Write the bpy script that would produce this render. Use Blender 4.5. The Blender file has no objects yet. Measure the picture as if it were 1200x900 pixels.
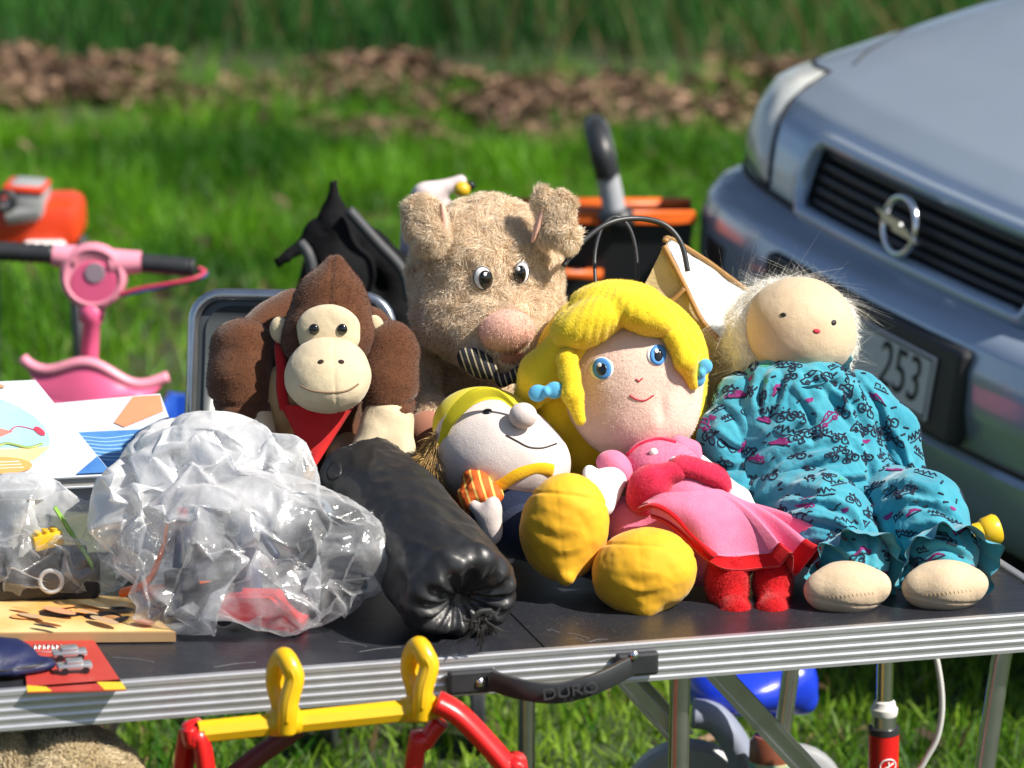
import bpy, bmesh, math, random
import numpy as np
from mathutils import Vector, Matrix
from mathutils.bvhtree import BVHTree

SC = bpy.context.scene
rad = math.radians

# ------------------------------------------------------------------ camera
FPX, PITCH, CAMZ = 4300.0, rad(12.0), 1.82
cd = bpy.data.cameras.new("camera")
cam = bpy.data.objects.new("camera", cd)
SC.collection.objects.link(cam)
SC.camera = cam
cam.location = (0, 0, CAMZ)
cam.rotation_euler = (math.pi / 2 - PITCH, 0, 0)
cd.sensor_width = 36.0
cd.lens = FPX / 1200 * 36.0
cd.clip_start, cd.clip_end = 0.1, 600
cd.dof.use_dof = True
cd.dof.focus_distance = 4.62
cd.dof.aperture_fstop = 4.8

# ------------------------------------------------------------------ light
SUN_DIR = Vector((0.72, -0.33, 0.80)).normalized()     # towards the sun
wd = bpy.data.worlds.new("World")
SC.world = wd
wd.use_nodes = True
nt = wd.node_tree
bg = nt.nodes["Background"]
sky = nt.nodes.new("ShaderNodeTexSky")
sky.sky_type = 'NISHITA'
sky.sun_disc = False
sky.sun_elevation = math.asin(SUN_DIR.z)
sky.sun_rotation = math.atan2(SUN_DIR.x, SUN_DIR.y)
nt.links.new(sky.outputs[0], bg.inputs[0])
bg.inputs[1].default_value = 0.072
sl = bpy.data.lights.new("sun", 'SUN')
sl.energy = 5.0
sl.angle = rad(0.5)
sl.color = (1.0, 0.93, 0.82)
so = bpy.data.objects.new("sun", sl)
SC.collection.objects.link(so)
so.location = (6, -2, 8)
so.rotation_euler = SUN_DIR.to_track_quat('Z', 'Y').to_euler()
SC.view_settings.view_transform = 'Standard'
SC.view_settings.look = 'None'
SC.view_settings.exposure = 0.66
SC.view_settings.gamma = 1.0
SC.view_settings.use_curve_mapping = False
SC.cycles.use_denoising = True
SC.cycles.max_bounces = 8
SC.cycles.transparent_max_bounces = 24
SC.cycles.caustics_reflective = False
SC.cycles.caustics_refractive = False

# ------------------------------------------------------------------ measuring helpers
CP, SP = math.cos(PITCH), math.sin(PITCH)
CAM = np.array([0, 0, CAMZ])
def raydir(u, v):
    dx, dy = (u - 600) / FPX, (450 - v) / FPX
    return np.array([dx, CP + dy * SP, -SP + dy * CP])
def W(u, v, Y):
    d = raydir(u, v)
    return CAM + d * (Y / d[1])
def onz(u, v, z):
    d = raydir(u, v)
    return CAM + d * ((z - CAMZ) / d[2])
def mpp(u, v, Y):                       # metres per photo pixel there
    return Y / raydir(u, v)[1] / FPX

# ------------------------------------------------------------------ noise
def _hash(i, j, k, s):
    h = (i * 374761393 + j * 668265263 + k * 2147483647 + s * 974634777) & 0xFFFFFFFF
    h = ((h ^ (h >> 13)) * 1274126177) & 0xFFFFFFFF
    h = (h ^ (h >> 16)) & 0xFFFFFF
    return h / 16777215.0
def vnoise(P, scale=1.0, seed=0):
    Q = np.asarray(P, float) * scale
    I = np.floor(Q).astype(np.int64); f = Q - I
    f = f * f * f * (f * (f * 6 - 15) + 10)
    r = 0
    for a in (0, 1):
        wa = f[:, 0] if a else 1 - f[:, 0]
        for b in (0, 1):
            wb = f[:, 1] if b else 1 - f[:, 1]
            for c in (0, 1):
                wc = f[:, 2] if c else 1 - f[:, 2]
                r = r + wa * wb * wc * _hash(I[:, 0] + a, I[:, 1] + b, I[:, 2] + c, seed)
    return r * 2 - 1
def fbm(P, scale, octv=3, seed=0):
    r, a = 0, 1.0
    for o in range(octv):
        r = r + a * vnoise(P, scale * 2 ** o, seed + o * 17); a *= .5
    return r
def ridge(P, scale, octv=2, seed=0):
    r, a = 0, 1.0
    for o in range(octv):
        r = r + a * (1 - np.abs(vnoise(P, scale * 2 ** o, seed + o * 31)) * 2); a *= .5
    return r

def worley(P, cell, seed=0, R=None, stretch=(1, 1, 1)):
    """distance to the nearest of jittered cell points: soft hollows meeting in sharp folds"""
    Q = np.asarray(P, float)
    if R is not None: Q = Q @ R
    Q = Q / (cell * np.array(stretch)); I = np.floor(Q).astype(np.int64); best = np.full(len(Q), 9.0)
    for a in (-1, 0, 1):
        for b in (-1, 0, 1):
            for c in (-1, 0, 1):
                J = I + [a, b, c]
                off = np.stack([_hash(J[:, 0], J[:, 1], J[:, 2], seed + k) for k in range(3)], 1)
                best = np.minimum(best, ((J + off - Q) ** 2).sum(1))
    return np.sqrt(best) - .55
# ------------------------------------------------------------------ distance shapes
class D:
    def __init__(s, f, lo, hi): s.f, s.lo, s.hi = f, np.array(lo, float), np.array(hi, float)
def rotm(roll=0, yaw=0, pit=0):
    return np.array(Matrix.Rotation(rad(yaw), 3, 'Z') @ Matrix.Rotation(-rad(roll), 3, 'Y') @ Matrix.Rotation(rad(pit), 3, 'X'))
def ell(c, r, R=None):
    c, r = np.array(c, float), np.array(r, float)
    def f(P):
        Q = P - c
        if R is not None: Q = Q @ R
        a = np.sqrt(((Q / r) ** 2).sum(1)); b = np.sqrt(((Q / r ** 2) ** 2).sum(1)) + 1e-9
        return a * (a - 1) / b
    m = r.max() if R is not None else r
    return D(f, c - m, c + m)
def E(u, v, Y, ru, rv, rd, roll=0, yaw=0, pit=0):       # ellipsoid from photo pixels at distance Y
    m = mpp(u, v, Y)
    R = rotm(roll, yaw, pit) if (roll or yaw or pit) else None
    return ell(W(u, v, Y), (ru * m, rd * m, rv * m / CP), R)
def cone(a, b, ra, rb):
    a, b = np.array(a, float), np.array(b, float)
    ab = b - a; L2 = ab @ ab
    def f(P):
        t = np.clip((P - a) @ ab / L2, 0, 1)
        return np.linalg.norm(P - a - t[:, None] * ab, axis=1) - (ra + (rb - ra) * t)
    m = max(ra, rb)
    return D(f, np.minimum(a, b) - m, np.maximum(a, b) + m)
def C(u1, v1, Y1, r1, u2, v2, Y2, r2):
    return cone(W(u1, v1, Y1), W(u2, v2, Y2), r1 * mpp(u1, v1, Y1), r2 * mpp(u2, v2, Y2))
def U(k, *ds):
    def f(P):
        r = ds[0].f(P)
        for d in ds[1:]:
            b = d.f(P)
            h = np.clip(.5 + .5 * (b - r) / k, 0, 1)
            r = b * (1 - h) + r * h - k * h * (1 - h)
        return r
    return D(f, np.min([d.lo for d in ds], 0) - k, np.max([d.hi for d in ds], 0) + k)
def SUB(k, a, b):
    def f(P):
        x, y = a.f(P), -b.f(P)
        h = np.clip(.5 - .5 * (y - x) / k, 0, 1)
        return y * (1 - h) + x * h + k * h * (1 - h)
    return D(f, a.lo, a.hi)
def INT(k, a, b):
    def f(P):
        x, y = a.f(P), b.f(P)
        h = np.clip(.5 - .5 * (y - x) / k, 0, 1)
        return y * (1 - h) + x * h + k * h * (1 - h)
    return D(f, a.lo, a.hi)
def ADD(d, g, pad=0.0):
    return D(lambda P: d.f(P) + g(P), d.lo - pad, d.hi + pad)
def halfspace(p, n):
    p, n = np.array(p, float), np.array(n, float) / np.linalg.norm(n)
    return D(lambda P: (P - p) @ n, (-9,) * 3, (9,) * 3)

def surfnet(d, h):
    lo, hi = d.lo - 3 * h, d.hi + 3 * h
    n = np.ceil((hi - lo) / h).astype(int) + 1
    ax = [lo[i] + h * np.arange(n[i]) for i in range(3)]
    F = np.empty(tuple(n))
    YY, ZZ = np.meshgrid(ax[1], ax[2], indexing='ij')
    step = max(1, int(250000 / (n[1] * n[2])))
    for i0 in range(0, n[0], step):
        i1 = min(n[0], i0 + step); k = i1 - i0
        P = np.empty((k, n[1], n[2], 3))
        P[..., 0] = ax[0][i0:i1, None, None]; P[..., 1] = YY; P[..., 2] = ZZ
        F[i0:i1] = d.f(P.reshape(-1, 3)).reshape(k, n[1], n[2])
    s = F < 0
    cnt = sum(s[a:n[0] - 1 + a, b:n[1] - 1 + b, c:n[2] - 1 + c].astype(np.int8) for a in (0, 1) for b in (0, 1) for c in (0, 1))
    cells = np.argwhere((cnt > 0) & (cnt < 8))
    idx = -np.ones(cnt.shape, np.int64); idx[tuple(cells.T)] = np.arange(len(cells))
    acc = np.zeros((len(cells), 3)); num = np.zeros(len(cells))
    cor = [(a, b, c) for a in (0, 1) for b in (0, 1) for c in (0, 1)]
    val = {c: F[cells[:, 0] + c[0], cells[:, 1] + c[1], cells[:, 2] + c[2]] for c in cor}
    for c0 in cor:
        for a in range(3):
            if c0[a]: continue
            c1 = list(c0); c1[a] = 1; c1 = tuple(c1)
            f0, f1 = val[c0], val[c1]
            m = (f0 < 0) != (f1 < 0)
            t = np.where(m, f0 / np.where(m, f0 - f1, 1), 0)
            p = np.array(c0, float)[None].repeat(len(cells), 0); p[:, a] += t
            acc += p * m[:, None]; num += m
    V = lo + h * (cells + acc / num[:, None])
    Q = []
    for a in range(3):
        b, c = (a + 1) % 3, (a + 2) % 3
        sl0 = [slice(None)] * 3; sl1 = [slice(None)] * 3
        sl0[a] = slice(0, -1); sl1[a] = slice(1, None)
        A, B = s[tuple(sl0)], s[tuple(sl1)]
        e = np.argwhere(A != B)
        e = e[(e[:, b] > 0) & (e[:, c] > 0) & (e[:, b] < n[b] - 1) & (e[:, c] < n[c] - 1)]
        inside = A[tuple(e.T)]
        def cell(db, dc):
            q = e.copy(); q[:, b] += db; q[:, c] += dc
            return idx[tuple(q.T)]
        q = np.stack([cell(-1, -1), cell(0, -1), cell(0, 0), cell(-1, 0)], 1)
        q[~inside] = q[~inside][:, ::-1]
        Q.append(q)
    Q = np.concatenate(Q); Q = Q[(Q >= 0).all(1)]
    e = h * .3
    for _ in range(2):
        f0 = d.f(V)
        G = np.stack([(d.f(V + np.eye(3)[i] * e) - d.f(V - np.eye(3)[i] * e)) / (2 * e) for i in range(3)], 1)
        st = np.clip(f0 / np.maximum((G ** 2).sum(1), .2), -h * .6, h * .6)
        V = V - G * st[:, None] * .9
    N = G / (np.linalg.norm(G, axis=1, keepdims=True) + 1e-9)
    return V, Q, N

# ------------------------------------------------------------------ crumpling: a skin with spare length buckles inside a thin shell
def subdiv(V, Q):
    n = len(V); E_ = np.sort(np.concatenate([Q[:, [0, 1]], Q[:, [1, 2]], Q[:, [2, 3]], Q[:, [3, 0]]]), 1)
    key = E_[:, 0] * n + E_[:, 1]; uk, inv = np.unique(key, return_inverse=True); m = len(Q)
    mid = (V[uk // n] + V[uk % n]) / 2; e = n + inv.reshape(4, m); c = n + len(uk) + np.arange(m)
    VV = np.concatenate([V, mid, V[Q].mean(1)])
    QQ = np.concatenate([np.stack([Q[:, k], e[k], c, e[(k + 3) % 4]], 1) for k in range(4)])
    return VV, QQ
def buckle(d, h, levels, thick, seed=1, floor=None, noise=.3, along=(.45, -.2, -.8)):
    """levels: (spare length, iterations) from coarse to fine; returns V, Q"""
    V, Q, N = surfnet(d, h); rng = np.random.default_rng(seed)
    j_ = rng.normal(0, h * .28, V.shape); V = V + j_ - N * (j_ * N).sum(1, keepdims=True)
    for li, (spare, its) in enumerate(levels):
        if li: V, Q = subdiv(V, Q)
        n = len(V)
        def uniq(p):
            p = np.sort(p, 1); k = np.unique(p[:, 0] * n + p[:, 1]); return k // n, k % n
        i1, j1 = uniq(np.concatenate([Q[:, [0, 1]], Q[:, [1, 2]], Q[:, [2, 3]], Q[:, [3, 0]]]))
        i2, j2 = uniq(np.concatenate([Q[:, [0, 2]], Q[:, [1, 3]]]))
        I, J = np.r_[i1, i2], np.r_[j1, j2]
        q = V[J] - V[I]; L = np.linalg.norm(q, axis=1); md = (V[I] + V[J]) / 2
        dv = np.array(along) / np.linalg.norm(along) + .55 * np.stack([vnoise(md, 7, seed + 50 + k) for k in range(3)], 1); dv /= np.linalg.norm(dv, axis=1, keepdims=True)
        cr = 1 - .85 * ((q * dv).sum(1) / (L + 1e-9)) ** 2                      # little to spare along the pull, most across it
        rest = L * (1 + (spare - 1) * cr * np.clip(.9 + 1.3 * vnoise(md, 9, seed + 60), .15, 2.0))
        val = np.bincount(np.r_[I, J], minlength=n)[:, None].astype(float)
        el = np.linalg.norm(V[I] - V[J], axis=1).mean()
        V = V + rng.normal(0, el * noise, V.shape) * (.4 if li else 1)
        th = thick * (1.0 if li == 0 else 1.15)
        for it in range(its):
            q = V[J] - V[I]; L = np.linalg.norm(q, axis=1) + 1e-9
            c = q * (.5 * (L - rest) / L)[:, None]
            dx = np.stack([np.bincount(I, c[:, k], n) - np.bincount(J, c[:, k], n) for k in range(3)], 1)
            V = V + dx / val * 1.5
            if it % 4 == 3 or it == its - 1:
                f0 = d.f(V); bad = (f0 > 0) | (f0 < -th)
                if bad.any():
                    P = V[bad]; e = 1e-3; g = np.stack([(d.f(P + np.eye(3)[k] * e) - f0[bad]) / e for k in range(3)], 1)
                    g /= np.maximum((g ** 2).sum(1, keepdims=True), .25)
                    tgt = np.where(f0[bad] > 0, f0[bad], f0[bad] + th)
                    V[bad] = P - g * tgt[:, None]
                if floor is not None: V[:, 2] = np.maximum(V[:, 2], floor)
    return V, Q
def relax(V, Q, k=.5, it=1):
    n = len(V); E_ = np.concatenate([Q[:, [0, 1]], Q[:, [1, 2]], Q[:, [2, 3]], Q[:, [3, 0]]])
    for _ in range(it):
        s = np.stack([np.bincount(E_[:, 0], V[E_[:, 1], a], n) + np.bincount(E_[:, 1], V[E_[:, 0], a], n) for a in range(3)], 1)
        V = V * (1 - k) + k * s / np.maximum(np.bincount(E_.ravel(), minlength=n), 1)[:, None]
    return V
# ------------------------------------------------------------------ mesh objects
def mk(name, V, F, mats, parent=None, smooth=True, mi=None, attr=None, base=None):
    """one mesh object; V world coordinates, base = origin"""
    V = np.asarray(V, float)
    if base is None:
        base = np.array(parent.matrix_world_base) if False else (np.array(WORLD[parent.name]) if parent else np.zeros(3))
    me = bpy.data.meshes.new(name)
    if isinstance(F, np.ndarray):
        k = F.shape[1]
        me.vertices.add(len(V)); me.vertices.foreach_set("co", (V - base).astype(np.float32).ravel())
        me.loops.add(F.size); me.loops.foreach_set("vertex_index", F.astype(np.int32).ravel())
        me.polygons.add(len(F)); me.polygons.foreach_set("loop_start", np.arange(0, F.size, k, dtype=np.int32))
        me.update(calc_edges=True)
    else:
        me.from_pydata((V - base).tolist(), [], [list(map(int, f)) for f in F])
        me.update()
    if not isinstance(mats, (list, tuple)): mats = [mats]
    for m in mats: me.materials.append(m)
    if mi is not None: me.polygons.foreach_set("material_index", np.asarray(mi, np.int32))
    me.polygons.foreach_set("use_smooth", np.full(len(me.polygons), smooth, bool))
    if attr is not None:
        at = me.attributes.new("tint", 'FLOAT', 'POINT'); at.data.foreach_set("value", np.asarray(attr, np.float32))
    me.validate()
    o = bpy.data.objects.new(name, me)
    SC.collection.objects.link(o)
    if parent is not None:
        o.parent = parent
        WORLD[o.name] = np.array(WORLD[parent.name])
    else:
        o.location = base
        WORLD[o.name] = np.array(base, float)
    return o
WORLD = {}
def tag(o, label=None, cat=None, group=None, kind=None):
    if label: o["label"] = label
    if cat: o["category"] = cat
    if group: o["group"] = group
    if kind: o["kind"] = kind
    return o
def thing(name, base, label, cat, group=None):
    o = bpy.data.objects.new(name, None)
    SC.collection.objects.link(o)
    o.location = tuple(base); o.empty_display_size = .05
    WORLD[o.name] = np.array(base, float)
    return tag(o, label, cat, group)

def quads2(Q): return np.asarray(Q, np.int64)
def cat(*parts):
    """join (V,F) lists of quads; returns V,F,mi"""
    Vs, Fs, mi, n = [], [], [], 0
    for k, (V, F) in enumerate(parts):
        V = np.asarray(V, float); F = np.asarray(F, np.int64)
        if F.ndim == 2 and F.shape[1] == 3: F = np.concatenate([F, F[:, 2:]], 1)
        Vs.append(V); Fs.append(F + n); n += len(V); mi += [k] * len(F)
    return np.concatenate(Vs), np.concatenate(Fs), np.array(mi)
class MB:
    """collects simple solids into one mesh"""
    def __init__(s): s.V, s.F, s.n = [], [], 0
    def add(s, V, F):
        V = np.asarray(V, float)
        s.V.append(V); s.F += [[i + s.n for i in f] for f in F]; s.n += len(V); return s
    def box(s, c, half, R=None, bev=0.0):
        bm = bmesh.new(); bmesh.ops.create_cube(bm, size=2)
        for v in bm.verts: v.co = Vector((v.co.x * half[0], v.co.y * half[1], v.co.z * half[2]))
        if bev: bmesh.ops.bevel(bm, geom=list(bm.edges), offset=bev, segments=2, affect='EDGES', profile=.5)
        bm.verts.index_update()
        V = np.array([v.co[:] for v in bm.verts]); F = [[v.index for v in f.verts] for f in bm.faces]; bm.free()
        if R is not None: V = V @ np.asarray(R).T
        return s.add(V + np.array(c, float), F)
    def tube(s, pts, r, n=12, cap=True, flat=1.0, closed=False, up=(0, 0, 1)):
        V, F = tube(pts, r, n, cap, flat, closed, up); return s.add(V, F)
    def lathe(s, c, axis, prof, n=32):
        """prof: list of (along, radius)"""
        a = np.array(axis, float); a /= np.linalg.norm(a)
        x = np.cross(a, (0, 0, 1.)) if abs(a[2]) < .9 else np.cross(a, (1., 0, 0)); x /= np.linalg.norm(x); y = np.cross(a, x)
        V, F = [], []
        for t, r in prof:
            for k in range(n):
                th = 2 * math.pi * k / n
                V.append(np.array(c) + a * t + r * (math.cos(th) * x + math.sin(th) * y))
        for i in range(len(prof) - 1):
            for k in range(n):
                F.append([i * n + k, i * n + (k + 1) % n, (i + 1) * n + (k + 1) % n, (i + 1) * n + k])
        F.append(list(range(n))[::-1]); F.append([(len(prof) - 1) * n + k for k in range(n)])
        return s.add(V, F)
    def prism(s, poly, d):
        """poly: coplanar 3-D outline, d: extrusion vector"""
        P = np.array(poly, float); n = len(P); d = np.array(d, float)
        F = [list(range(n)), [n + i for i in range(n)][::-1]] + [[i, n + i, n + (i + 1) % n, (i + 1) % n][::-1] for i in range(n)]
        return s.add(np.concatenate([P, P + d]), F)
    def out(s, name, mat, parent=None, smooth=False, **k):
        o = mk(name, np.concatenate(s.V), s.F, mat, parent, smooth, **k)
        if smooth:
            o.data.set_sharp_from_angle(angle=rad(38))
        bm = bmesh.new(); bm.from_mesh(o.data); bmesh.ops.recalc_face_normals(bm, faces=bm.faces[:]); bm.to_mesh(o.data); bm.free()
        return o
def spline(pts, n=8):
    P = np.array(pts, float); out = []
    for i in range(len(P) - 1):
        p0, p1, p2, p3 = P[max(i - 1, 0)], P[i], P[i + 1], P[min(i + 2, len(P) - 1)]
        for t in np.linspace(0, 1, n, endpoint=False):
            out.append(.5 * (2 * p1 + (p2 - p0) * t + (2 * p0 - 5 * p1 + 4 * p2 - p3) * t * t + (3 * p1 - p0 - 3 * p2 + p3) * t ** 3))
    out.append(P[-1]); return np.array(out)
def tube(pts, r, n=12, cap=True, flat=1.0, closed=False, up=(0, 0, 1)):
    P = np.array(pts, float); m = len(P)
    r = np.full(m, r) if np.isscalar(r) else np.array(r, float)
    T = np.gradient(P, axis=0)
    if closed: T = np.roll(P, -1, 0) - np.roll(P, 1, 0)
    T /= np.linalg.norm(T, axis=1, keepdims=True) + 1e-12
    x = np.cross(T[0], up)
    if np.linalg.norm(x) < .1: x = np.cross(T[0], (1, .3, 0))
    V, F = [], []
    for i in range(m):
        x = x - T[i] * (x @ T[i]); x /= np.linalg.norm(x) + 1e-12
        y = np.cross(T[i], x)
        for k in range(n):
            th = 2 * math.pi * k / n
            V.append(P[i] + r[i] * (math.cos(th) * x + flat * math.sin(th) * y))
    mm = m if closed else m - 1
    for i in range(mm):
        j = (i + 1) % m
        for k in range(n):
            F.append([i * n + k, i * n + (k + 1) % n, j * n + (k + 1) % n, j * n + k])
    if cap and not closed:
        F.append(list(range(n))[::-1]); F.append([(m - 1) * n + k for k in range(n)])
    return np.array(V), F
def grid_faces(a, b, wrap=False):
    i, j = np.meshgrid(np.arange(a - 1), np.arange(b if wrap else b - 1), indexing='ij')
    i, j = i.ravel(), j.ravel(); j2 = (j + 1) % b
    return np.stack([i * b + j, i * b + j2, (i + 1) * b + j2, (i + 1) * b + j], 1)

class Surf:
    """a surface things are sewn on to"""
    def __init__(s, V, Q):
        s.V, s.Q = V, Q
        s.t = BVHTree.FromPolygons([tuple(v) for v in V], [tuple(map(int, q)) for q in Q])
    def hit(s, u, v):
        d = Vector(raydir(u, v)).normalized()
        p, n, i, _ = s.t.ray_cast(Vector(CAM), d)
        if p is None:
            q = Vector(CAM)
            best = None
            for t in np.linspace(4, 5.3, 27):
                a, nn, _, dist = s.t.find_nearest(q + d * t)
                if best is None or dist < best[2]: best = (a, nn, dist)
            p, n = best[0], best[1]
        return np.array(p), np.array(n)
    def near(s, P):
        p, n, i, d = s.t.find_nearest(Vector(P))
        return np.array(p), np.array(n)
def circ(u, v, ru, rv, roll=0, n=28):
    c, s_ = math.cos(rad(roll)), math.sin(rad(roll))
    return [(u + ru * math.cos(a) * c - rv * math.sin(a) * s_, v - (ru * math.cos(a) * s_ + rv * math.sin(a) * c)) for a in np.linspace(0, 2 * math.pi, n, endpoint=False)]
def patch(sf, poly, lift=.0012, dome=.0, rings=5):
    """a sewn-on felt shape: photo outline laid on the surface, with a rim and thickness"""
    P = np.array(poly, float); c = P.mean(0); n = len(P); V = []; F = []
    for k in range(rings + 1):
        t = k / rings
        for q in P:
            uv = c + (q - c) * max(t, .02)
            p, nn = sf.hit(*uv)
            V.append(p + nn * (lift + dome * math.sqrt(max(0, 1 - t * t))))
    for q in P:
        p, nn = sf.hit(*q); V.append(p - nn * .001)
    for k in range(rings + 1):
        for i in range(n):
            F.append([k * n + i, k * n + (i + 1) % n, (k + 1) * n + (i + 1) % n, (k + 1) * n + i])
    F.append(list(range(n))[::-1])
    return np.array(V), F
def thread(sf, line, r=.0008, lift=.0004, n=6):
    pts = []
    L = np.array(line, float)
    for i in range(len(L) - 1):
        for t in np.linspace(0, 1, n, endpoint=False): pts.append(L[i] + (L[i + 1] - L[i]) * t)
    pts.append(L[-1])
    return tube([sf.hit(*p)[0] + sf.hit(*p)[1] * lift for p in pts], r, 6)

def strands(V, Q, N, n, length, width, lean=.5, swirl=40., grav=.2, curl=0.0, seed=1, mask=None, segs=3):
    """fur: thin tapered blades rooted on the surface; returns V,Q,tint"""
    rng = np.random.default_rng(seed)
    c = V[Q].mean(1); a = np.linalg.norm(np.cross(V[Q[:, 2]] - V[Q[:, 0]], V[Q[:, 3]] - V[Q[:, 1]]), axis=1)
    if mask is not None: a = a * mask(c)
    k = rng.choice(len(Q), n, p=a / a.sum())
    w = rng.random((n, 4)) + .05; w /= w.sum(1, keepdims=True)
    P = (V[Q[k]] * w[..., None]).sum(1); Nn = (N[Q[k]] * w[..., None]).sum(1)
    S = np.stack([vnoise(P, swirl, seed + 3 + i) for i in range(3)], 1) * 1.3 + rng.normal(0, .35, (n, 3))
    S -= Nn * (S * Nn).sum(1, keepdims=True)
    dirn = Nn + lean * S + np.array([0, 0, -grav]); dirn /= np.linalg.norm(dirn, axis=1, keepdims=True)
    side = np.cross(dirn, rng.normal(0, 1, (n, 3))); side /= np.linalg.norm(side, axis=1, keepdims=True)
    L = length * (.6 + .7 * rng.random(n))[:, None]; wd = width * (.7 + .6 * rng.random(n))[:, None]
    bend = S * curl + np.array([0, 0, -grav])
    out, m = [], segs + 1
    for s_ in range(m):
        t = s_ / segs
        p = P + dirn * L * t + bend * L * t * t
        ww = wd * (1 - .8 * t)
        out += [p - side * ww, p + side * ww]
    VV = np.stack(out, 1).reshape(-1, 3)
    b = np.arange(n)[:, None] * (2 * m)
    FF = np.concatenate([b + np.array([2 * s_, 2 * s_ + 1, 2 * s_ + 3, 2 * s_ + 2]) for s_ in range(segs)])
    tint = np.repeat(rng.random(n), 2 * m)
    return VV, FF, tint

# ------------------------------------------------------------------ materials
def mat(name, col, rough=.6, metal=0.0, bump=None, var=None, sheen=0.0, coat=0.0, spec=.5, trans=0.0, attr=None, bumps=None):
    """procedural Principled; bump=(scale,strength,distance); var=(scale, colour2, contrast); attr=colour2 mixed by strand tint"""
    m = bpy.data.materials.new(name); m.use_nodes = True
    N, L = m.node_tree.nodes, m.node_tree.links
    b = N["Principled BSDF"]
    b.inputs["Base Color"].default_value = (*col, 1); b.inputs["Roughness"].default_value = rough
    b.inputs["Metallic"].default_value = metal; b.inputs["Specular IOR Level"].default_value = spec
    if sheen: b.inputs["Sheen Weight"].default_value = sheen; b.inputs["Sheen Roughness"].default_value = .5
    if coat: b.inputs["Coat Weight"].default_value = coat; b.inputs["Coat Roughness"].default_value = .08
    tc = N.new("ShaderNodeTexCoord")
    src = None
    if var:
        n = N.new("ShaderNodeTexNoise"); n.inputs["Scale"].default_value = var[0]; n.inputs["Detail"].default_value = 5
        L.new(tc.outputs["Object"], n.inputs["Vector"])
        r = N.new("ShaderNodeValToRGB"); k = var[2]
        r.color_ramp.elements[0].position = .5 - k; r.color_ramp.elements[1].position = .5 + k
        r.color_ramp.elements[0].color = (*col, 1); r.color_ramp.elements[1].color = (*var[1], 1)
        L.new(n.outputs[0], r.inputs[0]); src = r.outputs[0]
    if attr:
        a = N.new("ShaderNodeAttribute"); a.attribute_name = "tint"
        x = N.new("ShaderNodeMix"); x.data_type = 'RGBA'
        if src is not None: L.new(src, x.inputs["A"])
        else: x.inputs["A"].default_value = (*col, 1)
        x.inputs["B"].default_value = (*attr, 1)
        L.new(a.outputs["Fac"], x.inputs["Factor"]); src = x.outputs["Result"]
    if src is not None: L.new(src, b.inputs["Base Color"])
    prev = None
    for bb in (bumps or ([bump] if bump else [])):
        n = N.new("ShaderNodeTexNoise"); n.inputs["Scale"].default_value = bb[0]; n.inputs["Detail"].default_value = 3
        L.new(tc.outputs["Object"], n.inputs["Vector"])
        q = N.new("ShaderNodeBump"); q.inputs["Strength"].default_value = bb[1]; q.inputs["Distance"].default_value = bb[2]
        L.new(n.outputs[0], q.inputs["Height"])
        if prev is not None: L.new(prev, q.inputs["Normal"])
        prev = q.outputs[0]
    if prev is not None: L.new(prev, b.inputs["Normal"])
    if trans:
        t = N.new("ShaderNodeBsdfTranslucent")
        if src is not None: L.new(src, t.inputs[0])
        else: t.inputs[0].default_value = (*col, 1)
        x = N.new("ShaderNodeMixShader"); x.inputs[0].default_value = trans
        L.new(b.outputs[0], x.inputs[1]); L.new(t.outputs[0], x.inputs[2])
        L.new(x.outputs[0], N["Material Output"].inputs[0])
    return m
def fleece(name, col, col2=None, s=1.0):
    col2 = col2 or tuple(c * .8 for c in col)
    return mat(name, col, .95, sheen=.25, spec=.15, var=(60, col2, .3), bumps=[(900 * s, .35, .0015), (260 * s, .35, .002)])
def plastic(name, col, rough=.32, coat=0.0):
    return mat(name, col, rough, var=(30, tuple(c * .88 for c in col), .3), bump=(60, .06, .002), coat=coat)
# =================================================================== THE SETTING
RNG = np.random.default_rng(7)
m_soil = mat("soil", (.030, .028, .014), .95, var=(3, (.035, .075, .012), .25), bump=(40, .6, .03))
ground = mk("ground", [(-150, -20, 0), (150, -20, 0), (150, 320, 0), (-150, 320, 0)], [[0, 1, 2, 3]], m_soil, smooth=False)
tag(ground, kind="structure")

def blades(P, h, w, lean, rng, segs=3, droop=.35):
    n = len(P); m = segs + 1
    th = rng.uniform(0, 2 * math.pi, n); ln = lean * rng.random(n)
    dirn = np.stack([np.cos(th) * ln, np.sin(th) * ln, np.ones(n)], 1); dirn /= np.linalg.norm(dirn, axis=1, keepdims=True)
    ph = rng.uniform(0, 2 * math.pi, n)
    side = np.stack([np.cos(ph), np.sin(ph), np.zeros(n)], 1)
    bend = np.stack([np.cos(th), np.sin(th), -.5 * np.ones(n)], 1) * (droop * rng.random(n) * h)[:, None]
    out = []
    for k in range(m):
        t = k / segs
        p = P + dirn * (h * t)[:, None] + bend * t * t
        ww = (w * (1 - .85 * t ** 1.5))[:, None]
        out += [p - side * ww, p + side * ww]
    V = np.stack(out, 1).reshape(-1, 3); b = np.arange(n)[:, None] * (2 * m)
    F = np.concatenate([b + np.array([2 * k, 2 * k + 1, 2 * k + 3, 2 * k + 2]) for k in range(segs)])
    return V, F
def scatter(n, y0, y1, rng, side=1.6, patchy=0, seed=0):
    Y = np.sqrt(rng.uniform(y0 ** 2, y1 ** 2, n)); X = rng.uniform(-1, 1, n) * (Y * .15 + side)
    P = np.stack([X, Y, np.zeros(n)], 1)
    if patchy:
        k = vnoise(P, 1.4, seed) + .5 * vnoise(P, 4, seed + 1)
        P = P[k > rng.uniform(-1, 1, n) * .7 - 1 + patchy]
    return P
m_grass = mat("grass_blade", (.022, .105, .003), .5, attr=(.16, .40, .008), trans=.35, spec=.3)
m_dry = mat("dry_grass", (.10, .065, .03), .8, attr=(.32, .23, .11), trans=.2, spec=.2)
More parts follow.
